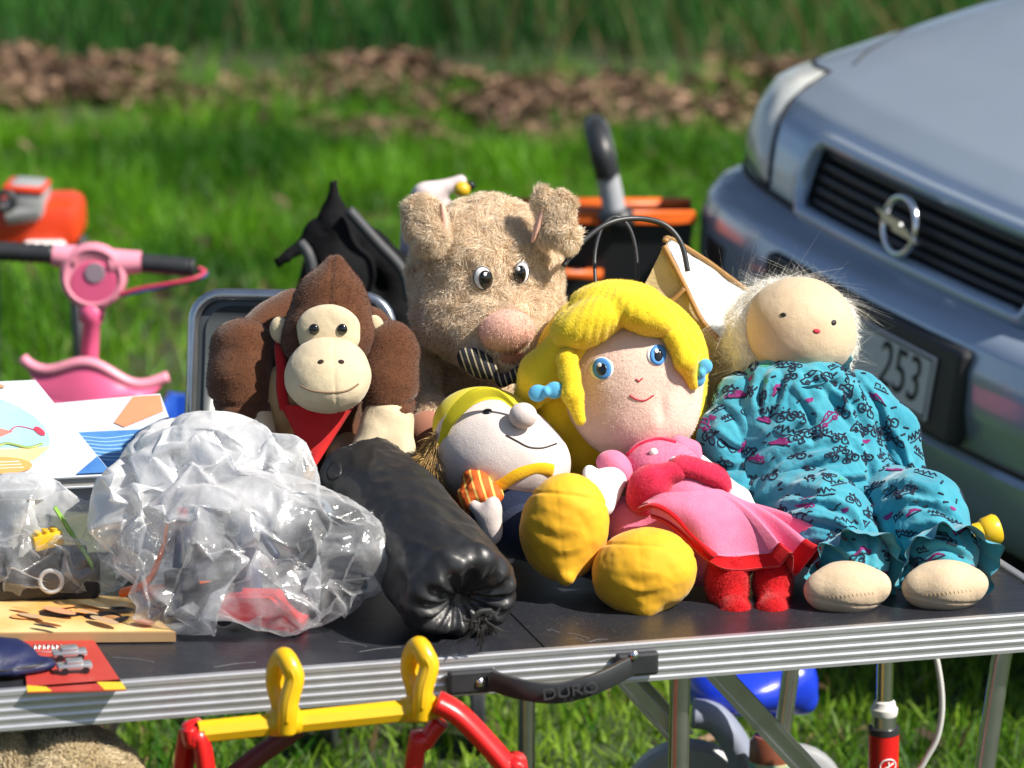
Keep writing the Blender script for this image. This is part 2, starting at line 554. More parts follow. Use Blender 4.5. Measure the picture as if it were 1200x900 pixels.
P = scatter(150000, 4.9, 14.3, RNG, patchy=.62, seed=3)
P = P[~((P[:, 1] > 12.9) & (RNG.random(len(P)) < .75))]
tn = np.clip(.42 + .55 * vnoise(P, 1.5, 5) + .5 * vnoise(P, 5, 6) + RNG.normal(0, .2, len(P)), 0, 1)
hh = RNG.uniform(.05, .16, len(P)) * (1 + .75 * vnoise(P, 2.4, 9)) * np.clip((P[:, 1] - 3.2) / 4.0, .45, 1)
V, F = blades(P, hh, RNG.uniform(.002, .0048, len(P)), .9, RNG)
tag(mk("lawn_grass", V, F, m_grass, attr=np.repeat(tn, 8)), kind="stuff")
P = scatter(70000, 4.9, 7.6, RNG, patchy=.30, seed=33)
tn = np.clip(.55 + .5 * vnoise(P, 3, 35) + RNG.normal(0, .2, len(P)), 0, 1)
V, F = blades(P, RNG.uniform(.02, .07, len(P)), RNG.uniform(.0018, .0036, len(P)), 1.3, RNG)
m_short = mat("short_grass_blade", (.05, .14, .008), .5, attr=(.26, .42, .03), trans=.35, spec=.3)
tag(mk("short_grass", V, F, m_short, attr=np.repeat(tn, 8)), kind="stuff")
P = scatter(16000, 4.9, 13.9, RNG, patchy=.9, seed=14)
V, F = blades(P, RNG.uniform(.02, .08, len(P)), RNG.uniform(.002, .006, len(P)), 2.2, RNG)
tag(mk("dry_grass", V, F, m_dry, attr=np.repeat(RNG.random(len(P)), 8)), kind="stuff")
P = scatter(52000, 14.9, 27, RNG, side=3)
tn = np.clip(.28 + .35 * vnoise(P, .8, 25) + RNG.normal(0, .15, len(P)), 0, 1)
V, F = blades(P, RNG.uniform(.14, .36, len(P)), RNG.uniform(.004, .009, len(P)), .5, RNG)
m_meadow = mat("meadow_blade", (.014, .075, .012), .55, attr=(.085, .25, .035), trans=.3, spec=.2)
tag(mk("meadow_grass", V, F, m_meadow, attr=np.repeat(tn, 8)), kind="stuff")
# dead stalks standing along the edge of the meadow
P = scatter(1500, 14.3, 22, RNG, side=1.5)
P = P[vnoise(P, .9, 41) > .05]
V, F = blades(P, RNG.uniform(.15, .62, len(P)), RNG.uniform(.004, .012, len(P)), .55, RNG)
tag(mk("dead_stalks", V, F, m_dry, attr=np.repeat(RNG.random(len(P)) * .25, 8)), kind="stuff")
# fallen leaves
def leaves(P, size, rng):
    V, F, tt = [], [], []
    base = np.array([(-.5, 0, .05), (-.2, -.32, .12), (.25, -.28, .1), (.55, 0, 0), (.25, .28, .12), (-.2, .32, .1), (0, 0, -.04)])
    fc = [[0, 1, 6, 6], [1, 2, 6, 6], [2, 3, 6, 6], [3, 4, 6, 6], [4, 5, 6, 6], [5, 0, 6, 6]]
    for i, p in enumerate(P):
        R = np.array(Matrix.Rotation(rng.uniform(0, 6.28), 3, 'Z') @ Matrix.Rotation(rng.normal(0, .6), 3, 'X') @ Matrix.Rotation(rng.normal(0, .5), 3, 'Y'))
        V.append((base * size[i]) @ R.T + p + (0, 0, size[i] * .25 + rng.random() * .04)); F += [[k + 7 * i for k in f[:3]] for f in fc]; tt += [rng.random()] * 7
    return np.concatenate(V), F, tt
def leafpts(n, y0, y1, thr, seed, side):
    P = scatter(n, y0, y1, RNG, side=side)
    mid = 13.7 + .5 * vnoise(P * [1, 0, 0], .6, 50)
    k = -np.abs(P[:, 1] - mid) / .8 + 1.0 * vnoise(P, 1.9, seed) + .5 * vnoise(P, 5, seed + 2) - .12
    return P[k > thr]
m_leaf = mat("dead_leaf", (.030, .018, .011), .75, attr=(.36, .23, .15), trans=.15, spec=.3)
P = leafpts(60000, 11.4, 16.6, -.74, 61, 1.5)
P[:, 2] += .07 * np.clip(vnoise(P, 1.9, 63) + .4 * vnoise(P, 5, 64), 0, 1) * np.clip(1.2 - np.abs(P[:, 1] - 14.1), 0, 1)
V, F, tt = leaves(P, RNG.uniform(.03, .10, len(P)) * RNG.uniform(.6, 1, len(P)), RNG)
tag(mk("fallen_leaves", V, F, m_leaf, smooth=False, attr=tt), kind="stuff")
P = scatter(500, 5, 13, RNG)
V, F, tt = leaves(P, RNG.uniform(.03, .08, len(P)), RNG)
tag(mk("scattered_leaves", V, F, m_leaf, smooth=False, attr=tt), kind="stuff")

# bare trees behind the meadow (they mirror in the bonnet of the car)
m_bark = mat("bark", (.028, .022, .017), .9, var=(6, (.06, .05, .036), .2), bump=(25, .8, .03))
m_bud = mat("young_leaf", (.018, .045, .010), .6, attr=(.05, .10, .02), trans=.2)
def tree(x, y, h, seed, label):
    rng = np.random.default_rng(seed)
    t = thing("bare_tree", (x, y, 0), label, "tree", "bare trees beyond the meadow")
    tr = spline([(x, y, -.1), (x + rng.normal(0, .1), y, h * .25), (x + rng.normal(0, .25), y, h * .6), (x + rng.normal(0, .3), y, h * .93)], 8)
    V, F = tube(tr, np.linspace(.2, .03, len(tr)) * h / 9, 10)
    mk("trunk", V, F, m_bark, t)
    cr = MB(); tips = []
    for k in range(46):
        i = rng.integers(len(tr) // 3, len(tr)); a = rng.uniform(0, 6.28); L = h * rng.uniform(.16, .34)
        d = np.array([math.cos(a), math.sin(a), rng.uniform(.35, 1.1)]); d /= np.linalg.norm(d)
        p1 = tr[i] + d * L * .5; p2 = tr[i] + d * L + rng.normal(0, .12, 3) * L
        cr.tube(spline([tr[i], p1, p2], 4), np.linspace(.06, .02, 9) * h / 9, 6)
        for q in range(7):
            s0 = p1 + (p2 - p1) * rng.uniform(-.6, 1); e = s0 + (d * .5 + rng.normal(0, .5, 3)) * L * .4
            cr.tube([s0, (s0 + e) / 2 + rng.normal(0, .05, 3), e], [.03, .02, .010], 4); tips.append(e)
    cr.out("crown", m_bark, t)
    tips = np.array(tips)
    P = tips[rng.integers(0, len(tips), 4200)] + rng.normal(0, .30, (4200, 3))
    V, F, tt = leaves(P, rng.uniform(.08, .20, 4200), rng)
    mk("foliage", V, F, m_bud, t, smooth=False, attr=tt)
for i, (x, y, h) in enumerate([(-12, 25, 23), (-8.3, 23, 20), (-5, 22.5, 19), (-2.4, 25, 22), (.4, 22, 17), (2.6, 25, 22), (6, 27, 24), (10, 24, 22)]):
    tree(x, y, h, 100 + i, "tall bare tree with thin budding twigs growing behind the meadow")

# =================================================================== FOLDING TABLE
TA = rad(15.0)
EX = np.array([math.cos(TA), math.sin(TA), 0]); EY = np.array([-math.sin(TA), math.cos(TA), 0]); EZ = np.array([0, 0, 1.])
TM = W(645, 764.5, 4.135)
ZT = TM[2]; ZT_top = ZT
def T(x, y, z=0): return TM + EX * x + EY * y + EZ * z
TR = np.stack([EX, EY, EZ], 1)
XL, XR, TD = -.75, .672, .80
tab = thing("folding_table", T(0, .3, -ZT), "dark grey folding camping table with ridged aluminium rim, covered in toys", "table")
m_top = mat("dark_laminate", (.014, .016, .022), .30, var=(14, (.024, .026, .034), .25), bump=(500, .05, .0006), spec=.5)
def worn(m):
    """dust, smears and fine scratches in the laminate"""
    N, L = m.node_tree.nodes, m.node_tree.links; b = N["Principled BSDF"]
    tc = N.new("ShaderNodeTexCoord"); mp = N.new("ShaderNodeMapping"); mp.inputs["Scale"].default_value = (6, 30, 1); mp.inputs["Rotation"].default_value = (0, 0, .9)
    n = N.new("ShaderNodeTexNoise"); n.inputs["Scale"].default_value = 3; n.inputs["Detail"].default_value = 6
    L.new(tc.outputs["Object"], mp.inputs[0]); L.new(mp.outputs[0], n.inputs[0])
    n2 = N.new("ShaderNodeTexNoise"); n2.inputs["Scale"].default_value = 9; n2.inputs["Detail"].default_value = 8; L.new(tc.outputs["Object"], n2.inputs[0])
    ad = N.new("ShaderNodeMath"); ad.operation = 'MULTIPLY'; L.new(n.outputs[0], ad.inputs[0]); L.new(n2.outputs[0], ad.inputs[1])
    r = N.new("ShaderNodeMapRange"); r.inputs["From Min"].default_value = .12; r.inputs["From Max"].default_value = .42; r.inputs["To Min"].default_value = .27; r.inputs["To Max"].default_value = .40
    L.new(ad.outputs[0], r.inputs[0]); L.new(r.outputs[0], b.inputs["Roughness"])
    n3 = N.new("ShaderNodeTexNoise"); n3.inputs["Scale"].default_value = 420; n3.inputs["Detail"].default_value = 2; L.new(tc.outputs["Object"], n3.inputs[0])
    r3 = N.new("ShaderNodeMapRange"); r3.inputs["From Min"].default_value = .66; r3.inputs["From Max"].default_value = .74; L.new(n3.outputs[0], r3.inputs[0])
    src = b.inputs["Base Color"].links[0].from_socket; x = N.new("ShaderNodeMix"); x.data_type = 'RGBA'; x.inputs["B"].default_value = (.16, .15, .14, 1)
    L.new(src, x.inputs["A"]); L.new(r3.outputs[0], x.inputs["Factor"]); L.new(x.outputs["Result"], b.inputs["Base Color"])
worn(m_top)
m_alu = mat("aluminium", (.60, .61, .64), .42, metal=.75, var=(40, (.50, .51, .54), .3), bump=(120, .08, .001))
m_tube = mat("leg_aluminium", (.60, .61, .63), .24, metal=.95, var=(30, (.45, .46, .48), .3), bump=(150, .06, .0008))
m_blk = mat("black_plastic", (.018, .020, .024), .42, var=(40, (.03, .032, .036), .3), bump=(300, .1, .0006))
m_steel = mat("steel", (.7, .7, .72), .2, metal=1.0)
for x0, x1 in ((XL + .012, -.0012), (.0012, XR - .012)):
    MB().box(T((x0 + x1) / 2, TD / 2, -.010), ((x1 - x0) / 2, TD / 2 - .012, .0085), TR).out("tabletop", m_top, tab)
m_scr = mat("pale_scratch", (.22, .22, .23), .5)
rng_s = np.random.default_rng(12); tops = [o for o in tab.children]
for (u0, v0, u1, v1) in ((664, 742, 690, 748), (640, 738, 655, 741), (672, 748, 684, 751), (690, 752, 712, 749), (130, 770, 180, 776), (420, 764, 470, 758), (395, 752, 430, 757), (1155, 668, 1172, 672), (1120, 700, 1150, 697), (250, 782, 300, 776)):
    a, b_ = onz(u0, v0, ZT_top - .0012), onz(u1, v1, ZT_top - .0012); mm = (a + b_) / 2 + np.array([0, .004, 0])
    mk("scratch", *tube(spline([a, mm, b_], 6), .0005, 5, flat=.4), m_scr, tops[0] if u0 < 600 else tops[1])
prof = [(-.0125, -.004), (-.0125, .0015), (-.011, .003), (-.002, .003), (0, .0015)]
z = -.002
for k in range(4):
    prof += [(0, z - .001), (-.0007, z - .003), (-.0007, z - .006), (.0002, z - .0085)]; z -= .0100
prof += [(0, -.0445), (-.004, -.0455), (-.0125, -.0455), (-.0125, -.004)]
V, F = [], []
for (o, z) in prof:
    for (x, y) in ((XL - o, -o), (XR + o, -o), (XR + o, TD + o), (XL - o, TD + o)): V.append(T(x, y, z))
n = len(prof)
V = np.array(V)
# corners: outward means o>0 moves away from the centre
V = []
for (o, z) in prof:
    for (sx, sy) in ((XL, 0), (XR, 0), (XR, TD), (XL, TD)):
        V.append(T(sx + (o if sx == XR else -o), sy + (o if sy == TD else -o), z))
F = [[i * 4 + k, i * 4 + (k + 1) % 4, (i + 1) * 4 + (k + 1) % 4, (i + 1) * 4 + k] for i in range(n - 1) for k in range(4)]
rim = MB().add(V, F).out("rim", m_alu, tab)
def tx(u, v, yoff):          # table-x of the pixel column u at table depth yoff
    lo, hi = -1.5, 1.5
    for _ in range(40):
        m_ = (lo + hi) / 2; p = T(m_, yoff, -.05); d = p - CAM
        uu = 600 + FPX * d[0] / (d[1] * CP - d[2] * SP)
        if uu < u: lo = m_
        else: hi = m_
    return lo
def leg(x0, x1, y):
    p = [T(x0 - .10, y, -.03), T(x0 - .03, y, -.032), T(x0, y, -.05), T(x0 + (x1 - x0) * .12, y, -.10), T(x1, y, -ZT + .012)]
    pts = spline(p, 7)
    lg = mk("leg", *tube(pts, .0125, 16), m_tube, tab)
    mk("foot_cap", *tube([pts[-1] - EZ * .011, pts[-1] + EZ * .03], .015, 14), m_blk, lg)
for yy in (.045, TD - .06):
    a = tx(797, 800, .045); leg(a, a - .003, yy)
    b = tx(1177, 790, .045); leg(b, b - .07, yy)
    c = tx(-40, 850, .045); leg(c, c - .03, yy)
def bar(u0, v0, u1, v1, Y, w=.011, ext=1.0):
    a, b = W(u0, v0, Y), W(u1, v1, Y); b = a + (b - a) * ext
    d = (b - a) / np.linalg.norm(b - a); up = np.cross(d, (0, 1., 0)); up /= np.linalg.norm(up)
    mb = MB()
    R = np.stack([d, np.array([0, 1., 0]), up], 1)
    L = np.linalg.norm(b - a) / 2
    mb.box((a + b) / 2, (L, .002, w), R)
    mb.box((a + b) / 2 + up * w * .8 - [0, .004, 0], (L, .004, w * .22), R); mb.box((a + b) / 2 - up * w * .8 - [0, .004, 0], (L, .004, w * .22), R)
    return mb.out("brace", m_tube, tab)
bar(834, 780, 950, 905, 4.27, .0135, 1.5)
bar(728, 792, 800, 872, 4.30, .010, 1.0)
bar(742, 790, 806, 862, 4.36, .008, 1.0)
# carry handle with its two mounts and the embossed word
hs = spline([W(575, 797, 4.095), W(612, 808, 4.078), W(655, 812, 4.075), W(700, 800, 4.085), W(738, 781, 4.115)], 8)
d0 = np.array([0, 0, .0108])
V = []
for i, p in enumerate(hs):
    t_ = hs[min(i + 1, len(hs) - 1)] - hs[max(i - 1, 0)]; t_ /= np.linalg.norm(t_)
    nn = np.cross(t_, EZ); nn /= np.linalg.norm(nn); up = np.cross(nn, t_)
    for a, b in ((-1, -1), (-.8, -1.12), (.8, -1.12), (1, -1), (1, 1), (.8, 1.12), (-.8, 1.12), (-1, 1)):
        V.append(p + nn * .004 * a + up * .0105 * b)
n = len(hs)
F = [[i * 8 + k, i * 8 + (k + 1) % 8, (i + 1) * 8 + (k + 1) % 8, (i + 1) * 8 + k] for i in range(n - 1) for k in range(8)] + [list(range(8)), [(n - 1) * 8 + k for k in range(8)]]
hd = MB().add(V, F).out("carry_handle", m_blk, tab, smooth=True)
for (u, v, Y, w) in ((552, 800, 4.095, .029), (745, 783, 4.135, .026)):
    MB().box(T(tx(u, v, -.005), -.0085, W(u, v, Y)[2] - ZT), (w, .006, .0145), TR, .004).out("handle_mount", m_blk, hd)
for (u, v) in ((563, 799), (743, 781)):
    MB().lathe(T(tx(u, v, -.016), -.0145, W(u, v, 4.1)[2] - ZT), -EY, [(0, .0055), (.002, .0052), (.004, .003), (.0045, .0003)], 16).out("bolt", m_steel, hd, smooth=True)
def text_mesh(s, size, depth):
    c = bpy.data.curves.new("t", 'FONT'); c.body = s; c.size = size; c.extrude = depth; c.align_x = 'CENTER'; c.align_y = 'CENTER'
    o = bpy.data.objects.new("t", c); SC.collection.objects.link(o)
    dg = bpy.context.evaluated_depsgraph_get(); dg.update()
    me = o.evaluated_get(dg).to_mesh()
    V = np.array([v.co[:] for v in me.vertices]); F = [list(p.vertices) for p in me.polygons]
    o.evaluated_get(dg).to_mesh_clear(); bpy.data.objects.remove(o); bpy.data.curves.remove(c)
    return V, F
def place_text(name, s, size, c, ax, ay, m, parent, depth=.0008, sx=1.0, bold=0.0):
    V, F = text_mesh(s, size, depth)
    ax = np.array(ax, float); ay = np.array(ay, float); az = np.cross(ax, ay)
    P = np.array(c) + V[:, :1] * sx * ax + V[:, 1:2] * ay + V[:, 2:3] * az
    return mk(name, P, F, m, parent, smooth=False)
m_rub = mat("worn_black_relief", (.045, .048, .055), .45)
c = W(668, 809, 4.074)
tdir = W(695, 803.5, 4.080) - W(640, 812, 4.073); tdir /= np.linalg.norm(tdir)
up = np.array([0, 0, 1.]) - tdir * tdir[2]; up /= np.linalg.norm(up)
nf = np.cross(tdir, up)
place_text("lettering", "DURO", .0185, c + nf * .0045, tdir, up, m_rub, hd, .0012, sx=1.25)
# =================================================================== THE CAR
CB = rad(63)
CL = np.array([math.cos(CB), -math.sin(CB), 0]); CK = np.array([math.sin(CB), math.cos(CB), 0])
C0 = W(1000, 434, 6.32); C0[2] = 0; C0 = C0 + CK * .005
ROLL = rad(6.4)                          # the verge falls towards the table, so the near side sits lower
CL0 = CL
CLR = CL * math.cos(ROLL) - EZ * math.sin(ROLL); CZ = np.cross(CLR, CK)
CL = CLR
def K(x, y, z): return C0 + CLR * x + CK * y + CZ * (z - .35) + EZ * .388
car = thing("parked_car", C0, "silver blue hatchback car parked on the grass behind the table, front grille showing", "car")
m_paint = mat("silver_blue_paint", (.37, .455, .575), .27, metal=.36, var=(5, (.34, .42, .535), .3), coat=.9)
m_dark = mat("dark_recess", (.008, .008, .010), .6)
m_trim = mat("black_trim", (.020, .022, .026), .5, bump=(200, .1, .001))
m_glass = mat("car_glass", (.02, .03, .035), .05, spec=.8)
m_lens = mat("lamp_lens", (.74, .75, .70), .22, metal=.0, var=(16, (.50, .53, .52), .2), coat=.9, bump=(35, .25, .006))
m_tyre = mat("tyre", (.015, .015, .016), .85, bump=(80, .3, .004))
m_chrome = mat("chrome", (.75, .77, .80), .16, metal=1.0)
_oa = np.array([0, .2, .4, .55, .68, .78, .86, .93, 1.0, 1.3, 1.7])
_ox = np.array([0, .22, .42, .57, .68, .76, .81, .835, .85, .855, .84])
_oy = np.array([0, .004, .016, .038, .068, .120, .21, .38, .72, 2.3, 4.0])
_pz = np.array([.23, .26, .32, .395, .412, .425, .49, .56, .605, .63, .642, .650, .665, .70, .74, .775, .815, .852, .885, .945, 1.035, 1.085])
_py = np.array([.10, .05, .025, .012, .024, .008, -.008, -.008, .004, .030, .060, .072, .074, .080, .090, .104, .135, .20, .32, .55, .95, 1.22])
_pw = np.array([.96, .985, 1., 1., 1., 1., 1.01, 1.01, 1., .995, .985, .98, .98, .975, .97, .965, .958, .945, .93, .91, .88, .86])
def smooth_interp(x, xp, fp):
    d = np.array([-.018, -.009, 0, .009, .018]); return np.mean([np.interp(x + q * (xp[-1] - xp[0]), xp, fp) for q in d], 0)
def B(a, z, off=0.0):
    """point of the car's front shell: a = signed way round the plan outline, z = height"""
    s, aa = np.sign(a), abs(a)
    x, y = smooth_interp(aa, _oa, _ox), smooth_interp(aa, _oa, _oy)
    if aa < .04: x, y = aa / .04 * smooth_interp(.04, _oa, _ox), 0.0
    w, py = np.interp(z, _pz, _pw), np.interp(z, _pz, _py)
    yy = y + py * (1 - .0 * aa)
    if y > .5: yy = min(max(y, yy), 4.05) if y > 3 else yy
    p = np.array([s * x * w, yy, z])
    if off:
        e = .006
        q1, q2 = B(a + e, z) - B(a - e, z), B(a, z + e) - B(a, z - e)
        n = np.cross(q1, q2); n /= np.linalg.norm(n)
        return p + n * off
    return p
def Kb(a, z, off=0.0): return K(*B(a, z, off))
cols = sorted(set(np.round(np.concatenate([np.linspace(-1, 1, 61), [-.345, .345, 1.15, 1.3, 1.5, 1.7, -1.15, -1.3, -1.5, -1.7]]), 4)))
zs = np.array(sorted(set(np.round(np.concatenate([_pz, np.linspace(.66, .775, 8), np.linspace(.43, .60, 7), np.linspace(.80, 1.08, 26)]), 4))))
GZ0, GZ1, GA = .665, .775, .345
V = [Kb(a, z) for z in zs for a in cols]; nc = len(cols)
F = []
for i in range(len(zs) - 1):
    for j in range(nc - 1):
        if GZ0 - 1e-6 <= zs[i] and zs[i + 1] <= GZ1 + 1e-6 and -GA - 1e-6 <= cols[j] and cols[j + 1] <= GA + 1e-6: continue
        F.append([i * nc + j, i * nc + j + 1, (i + 1) * nc + j + 1, (i + 1) * nc + j])
top = (len(zs) - 1) * nc
F.append([top + j for j in range(nc)])          # cowl lid (closed under the cabin)
body = MB().add(V, F)
body.add([K(x, 4.05, z) for z in (.25, 1.08) for x in (-.80, .80)], [[0, 1, 3, 2]])
o = body.out("body", m_paint, car, smooth=True)
# cabin: pillars and roof, with glass
def ring(z, y0, y1, w): return [K(-w, y0, z), K(w, y0, z), K(w, y1, z), K(-w, y1, z)]
r0, r1 = ring(1.075, 1.15, 4.0, .73), ring(1.45, 1.85, 3.55, .55)
MB().add(r0 + r1, [[0, 1, 5, 4], [1, 2, 6, 5], [2, 3, 7, 6], [3, 0, 4, 7]]).out("window", m_glass, car)
rf = MB()
r2 = ring(1.49, 1.98, 3.45, .48)
rf.add([p + EZ * .002 for p in r1] + r2, [[0, 1, 5, 4], [1, 2, 6, 5], [2, 3, 7, 6], [3, 0, 4, 7], [4, 5, 6, 7]])
for k in range(4): rf.tube([r0[k], r1[k]], .035, 8)
rf.out("roof", m_paint, car)
for sx in (-1, 1):
    for yy in (.88, 3.35):
        wmb = MB(); wmb.lathe(K(sx * .70, yy, .315), CL * sx, [(0, .2), (0, .29), (.02, .313), (.15, .313), (.17, .29), (.17, .21)], 36)
        wo = wmb.out("wheel", m_tyre, car, smooth=True)
        MB().lathe(K(sx * .862, yy, .315), CL * sx, [(0, .205), (.012, .20), (.016, .06), (.022, .04)], 24).out("rim", m_chrome, wo, smooth=True)
# grille: recess, slats, painted surround
ga = np.linspace(-GA, GA, 25)
g = MB()
rec = [K(*(B(a, z) + [0, .045, 0])) for z in (GZ0 - .004, GZ1 + .004) for a in ga]
g.add(rec, [[j, j + 1, 26 + j, 25 + j] for j in range(24)])
g.add([Kb(a, GZ0) for a in ga] + rec[:25], [[j, j + 1, 26 + j, 25 + j] for j in range(24)])
g.add([Kb(a, GZ1) for a in ga] + rec[25:], [[j, j + 1, 26 + j, 25 + j] for j in range(24)])
for s in (-GA, GA):
    zz = np.linspace(GZ0, GZ1, 6)
    g.add([Kb(s, z) for z in zz] + [K(*(B(s, z) + [0, .045, 0])) for z in zz], [[j, j + 1, 7 + j, 6 + j] for j in range(5)])
go = g.out("grille", m_dark, car)
for k in range(5):
    z = GZ0 + .011 + k * .022
    V, F = tube([K(*(B(a, z) + [0, .012, 0])) for a in np.linspace(-GA + .004, GA - .004, 25)], .0062, 8, flat=1.6)
    mk("slat", V, F, m_trim, go)
loop = [Kb(a, GZ0 - .012, .004) for a in np.linspace(-GA, GA, 24)] + [Kb(GA + .022, GZ0 + .02, .004), Kb(GA + .026, (GZ0 + GZ1) / 2, .004), Kb(GA + .022, GZ1 - .01, .004)] + \
       [Kb(a, GZ1 + .010, .004) for a in np.linspace(GA, -GA, 24)] + [Kb(-GA - .022, GZ1 - .01, .004), Kb(-GA - .026, (GZ0 + GZ1) / 2, .004), Kb(-GA - .022, GZ0 + .02, .004)]
mk("grille_surround", *tube(loop, .016, 10, closed=True), m_paint, go)
# emblem: a ring with a lightning flash across it
ec = K(*(B(0, .725) + [0, -.028, 0]))
ev = CZ + CK * .12; ev /= np.linalg.norm(ev)
em = MB()
th = np.linspace(0, 2 * math.pi, 40, endpoint=False)
em.tube([ec + (CL * math.cos(a) + ev * math.sin(a)) * .050 for a in th], .0062, 10, closed=True)
bolt = [(-.073, .0085), (.004, .0085), (-.006, -.0035), (.073, -.0085), (.073, -.0065), (-.004, -.0065), (.006, .0035), (-.073, .0065)]
bolt = [(-.074, .013), (.012, .009), (.010, .003), (.026, .003), (.074, -.013), (-.012, -.009), (-.010, -.003), (-.026, -.003)]
em.prism([ec + CL * a + ev * b * 1.15 - CK * .008 for a, b in bolt], CK * .012)
em.out("emblem", m_chrome, go, smooth=True)
# headlights
def quadpatch(c4, off, n=14, m=10):
    V = []
    for i in range(m):
        s = i / (m - 1)
        for j in range(n):
            t = j / (n - 1)
            a = (c4[0][0] * (1 - t) + c4[1][0] * t) * (1 - s) + (c4[3][0] * (1 - t) + c4[2][0] * t) * s
            z = (c4[0][1] * (1 - t) + c4[1][1] * t) * (1 - s) + (c4[3][1] * (1 - t) + c4[2][1] * t) * s
            e = min(1, 6 * min(t, 1 - t)) * min(1, 6 * min(s, 1 - s))
            V.append(Kb(a, z, off * e + .0015))
    return V, grid_faces(m, n).tolist()
for s in (-1, 1):
    c4 = [(s * .505, .662), (s * .84, .690), (s * .80, .845), (s * .60, .855)]
    hl = MB().add(*quadpatch(c4, .014)).out("headlight", m_lens, car, smooth=True)
    ol = []
    for k in range(4):
        for t in np.linspace(0, 1, 8, endpoint=False):
            p = np.array(c4[k]) * (1 - t) + np.array(c4[(k + 1) % 4]) * t; ol.append(Kb(p[0], p[1], .001))
    mk("seal", *tube(ol, .0045, 6, closed=True), m_dark, hl)
    lamp = Kb(s * .66, .745, -.01)
# seams, bumper trim, air intake
mk("bumper_gap", *tube([Kb(a, .651, .001) for a in np.linspace(-.97, .97, 50)], .0065, 8), m_dark, car)
mk("bumper_groove", *tube([Kb(a, .412, .001) for a in np.linspace(-.97, .97, 50)], .007, 8), m_dark, car)
mk("bonnet_seam", *tube([Kb(s, z, .0005) for s, z in [(-.60, .868), (-.66, .88), (-.76, .90), (-.86, .93), (-.95, .97), (-1.0, 1.03)]], .0028, 6), m_dark, car)
mk("bonnet_seam", *tube([Kb(s, z, .0005) for s, z in [(.60, .868), (.66, .88), (.76, .90), (.86, .93), (.95, .97), (1.0, 1.03)]], .0028, 6), m_dark, car)
ai = MB()
ai.add([K(*(B(a, z) + [0, dy, 0])) for z, dy in ((.12, .10), (.232, .004)) for a in np.linspace(-.9, .9, 30)], [[j, j + 1, 31 + j, 30 + j] for j in range(29)])
ai.out("air_intake", m_dark, car)
mk("lower_lip", *tube([K(*(B(a, .24) + [0, -.045, -.055])) for a in np.linspace(-.85, .85, 40)], .014, 8), m_trim, car)
# fog lamp and licence plate (raked back a little)
_pu = CZ + CK * .10; _pu /= np.linalg.norm(_pu)
PLR = np.stack([CLR, np.cross(_pu, CLR), _pu], 1)
fg = MB(); fg.add(*quadpatch([(-.60, .47), (-.50, .47), (-.50, .545), (-.60, .545)], .004)).out("fog_lamp_cover", m_dark, car, smooth=True)
b = K(-.335, -.012, .51)
MB().box(K(0, .0, .512), (.325, .02, .085), PLR, .012).out("plate_recess", m_trim, car)
m_plate = mat("plate_white", (.66, .66, .64), .5, var=(20, (.60, .60, .58), .3))
pl = MB().box(K(0, -.024, .512), (.26, .0025, .056), PLR, .002).out("licence_plate", m_plate, car)
mk("plate_rim", *tube([K(0, -.024, .512) + CLR * x + _pu * z - PLR[:, 1] * .0027 for x, z in ((-.254, -.05), (.254, -.05), (.254, .05), (-.254, .05))], .0022, 6, closed=True), m_dark, pl)
place_text("lettering", "253", .112, K(0, -.024, .512) + CLR * .165 - PLR[:, 1] * .0031, CL, PLR[:, 2], m_dark, pl, .0006, sx=.80)
# =================================================================== SOFT TOYS
m_brown = fleece("brown_fleece", (.075, .027, .012), (.11, .042, .018))
m_brownfuzz = mat("brown_fuzz", (.06, .022, .010), .9, attr=(.16, .062, .028), sheen=.2)
m_cream = mat("cream_felt", (.60, .50, .34), .95, sheen=.2, var=(50, (.54, .44, .29), .3), bumps=[(700, .3, .0012), (90, .25, .004)])
m_tan = mat("tan_satin", (.45, .28, .13), .6, sheen=.3, var=(40, (.40, .24, .10), .3), bumps=[(600, .2, .001), (50, .3, .006)])
m_redfelt = mat("red_felt", (.62, .010, .010), .9, sheen=.2, var=(70, (.52, .007, .008), .3), bump=(800, .35, .0012))
m_white = mat("white_felt", (.80, .80, .80), .85, bump=(800, .2, .0008))
m_ink = mat("black_thread", (.010, .009, .010), .55)
m_eyeblk = mat("glossy_black", (.006, .006, .007), .12, coat=.5)
m_dkbrown = mat("dark_brown_felt", (.03, .012, .007), .9, bump=(700, .3, .001))

def soft(name, d, h, m, parent, fuzz=None, disp=None, seed=1, fm=None):
    """a stuffed part: meshed distance shape, optional seam/wrinkle displacement and fuzz"""
    V, Q, N = surfnet(d, h)
    if disp is not None: V = V + N * disp(V)[:, None]
    if fuzz:
        SV, SQ, tt = strands(V, Q, N, seed=seed, **fuzz)
        A, B_, mi = cat((V, Q), (SV, SQ))
        o = mk(name, A, B_, [m, fm], parent, mi=mi, attr=np.concatenate([np.full(len(V), .5), tt]))
    else:
        o = mk(name, V, Q, m, parent)
    return o, Surf(V, Q)
def sew(name, sf, poly, m, parent, lift=.001, dome=0.0, rings=4):
    V, F = patch(sf, poly, lift, dome, rings); return mk(name, V, F, m, parent)
def stitch(name, sf, line, m, parent, r=.0008, lift=.0004):
    return mk(name, *thread(sf, line, r, lift), m, parent)
def seam(p, n, depth=.0016, w=.0022):
    p, n = np.array(p, float), np.array(n, float) / np.linalg.norm(n)
    return lambda V: -depth * np.exp(-(((V - p) @ n) / w) ** 2)

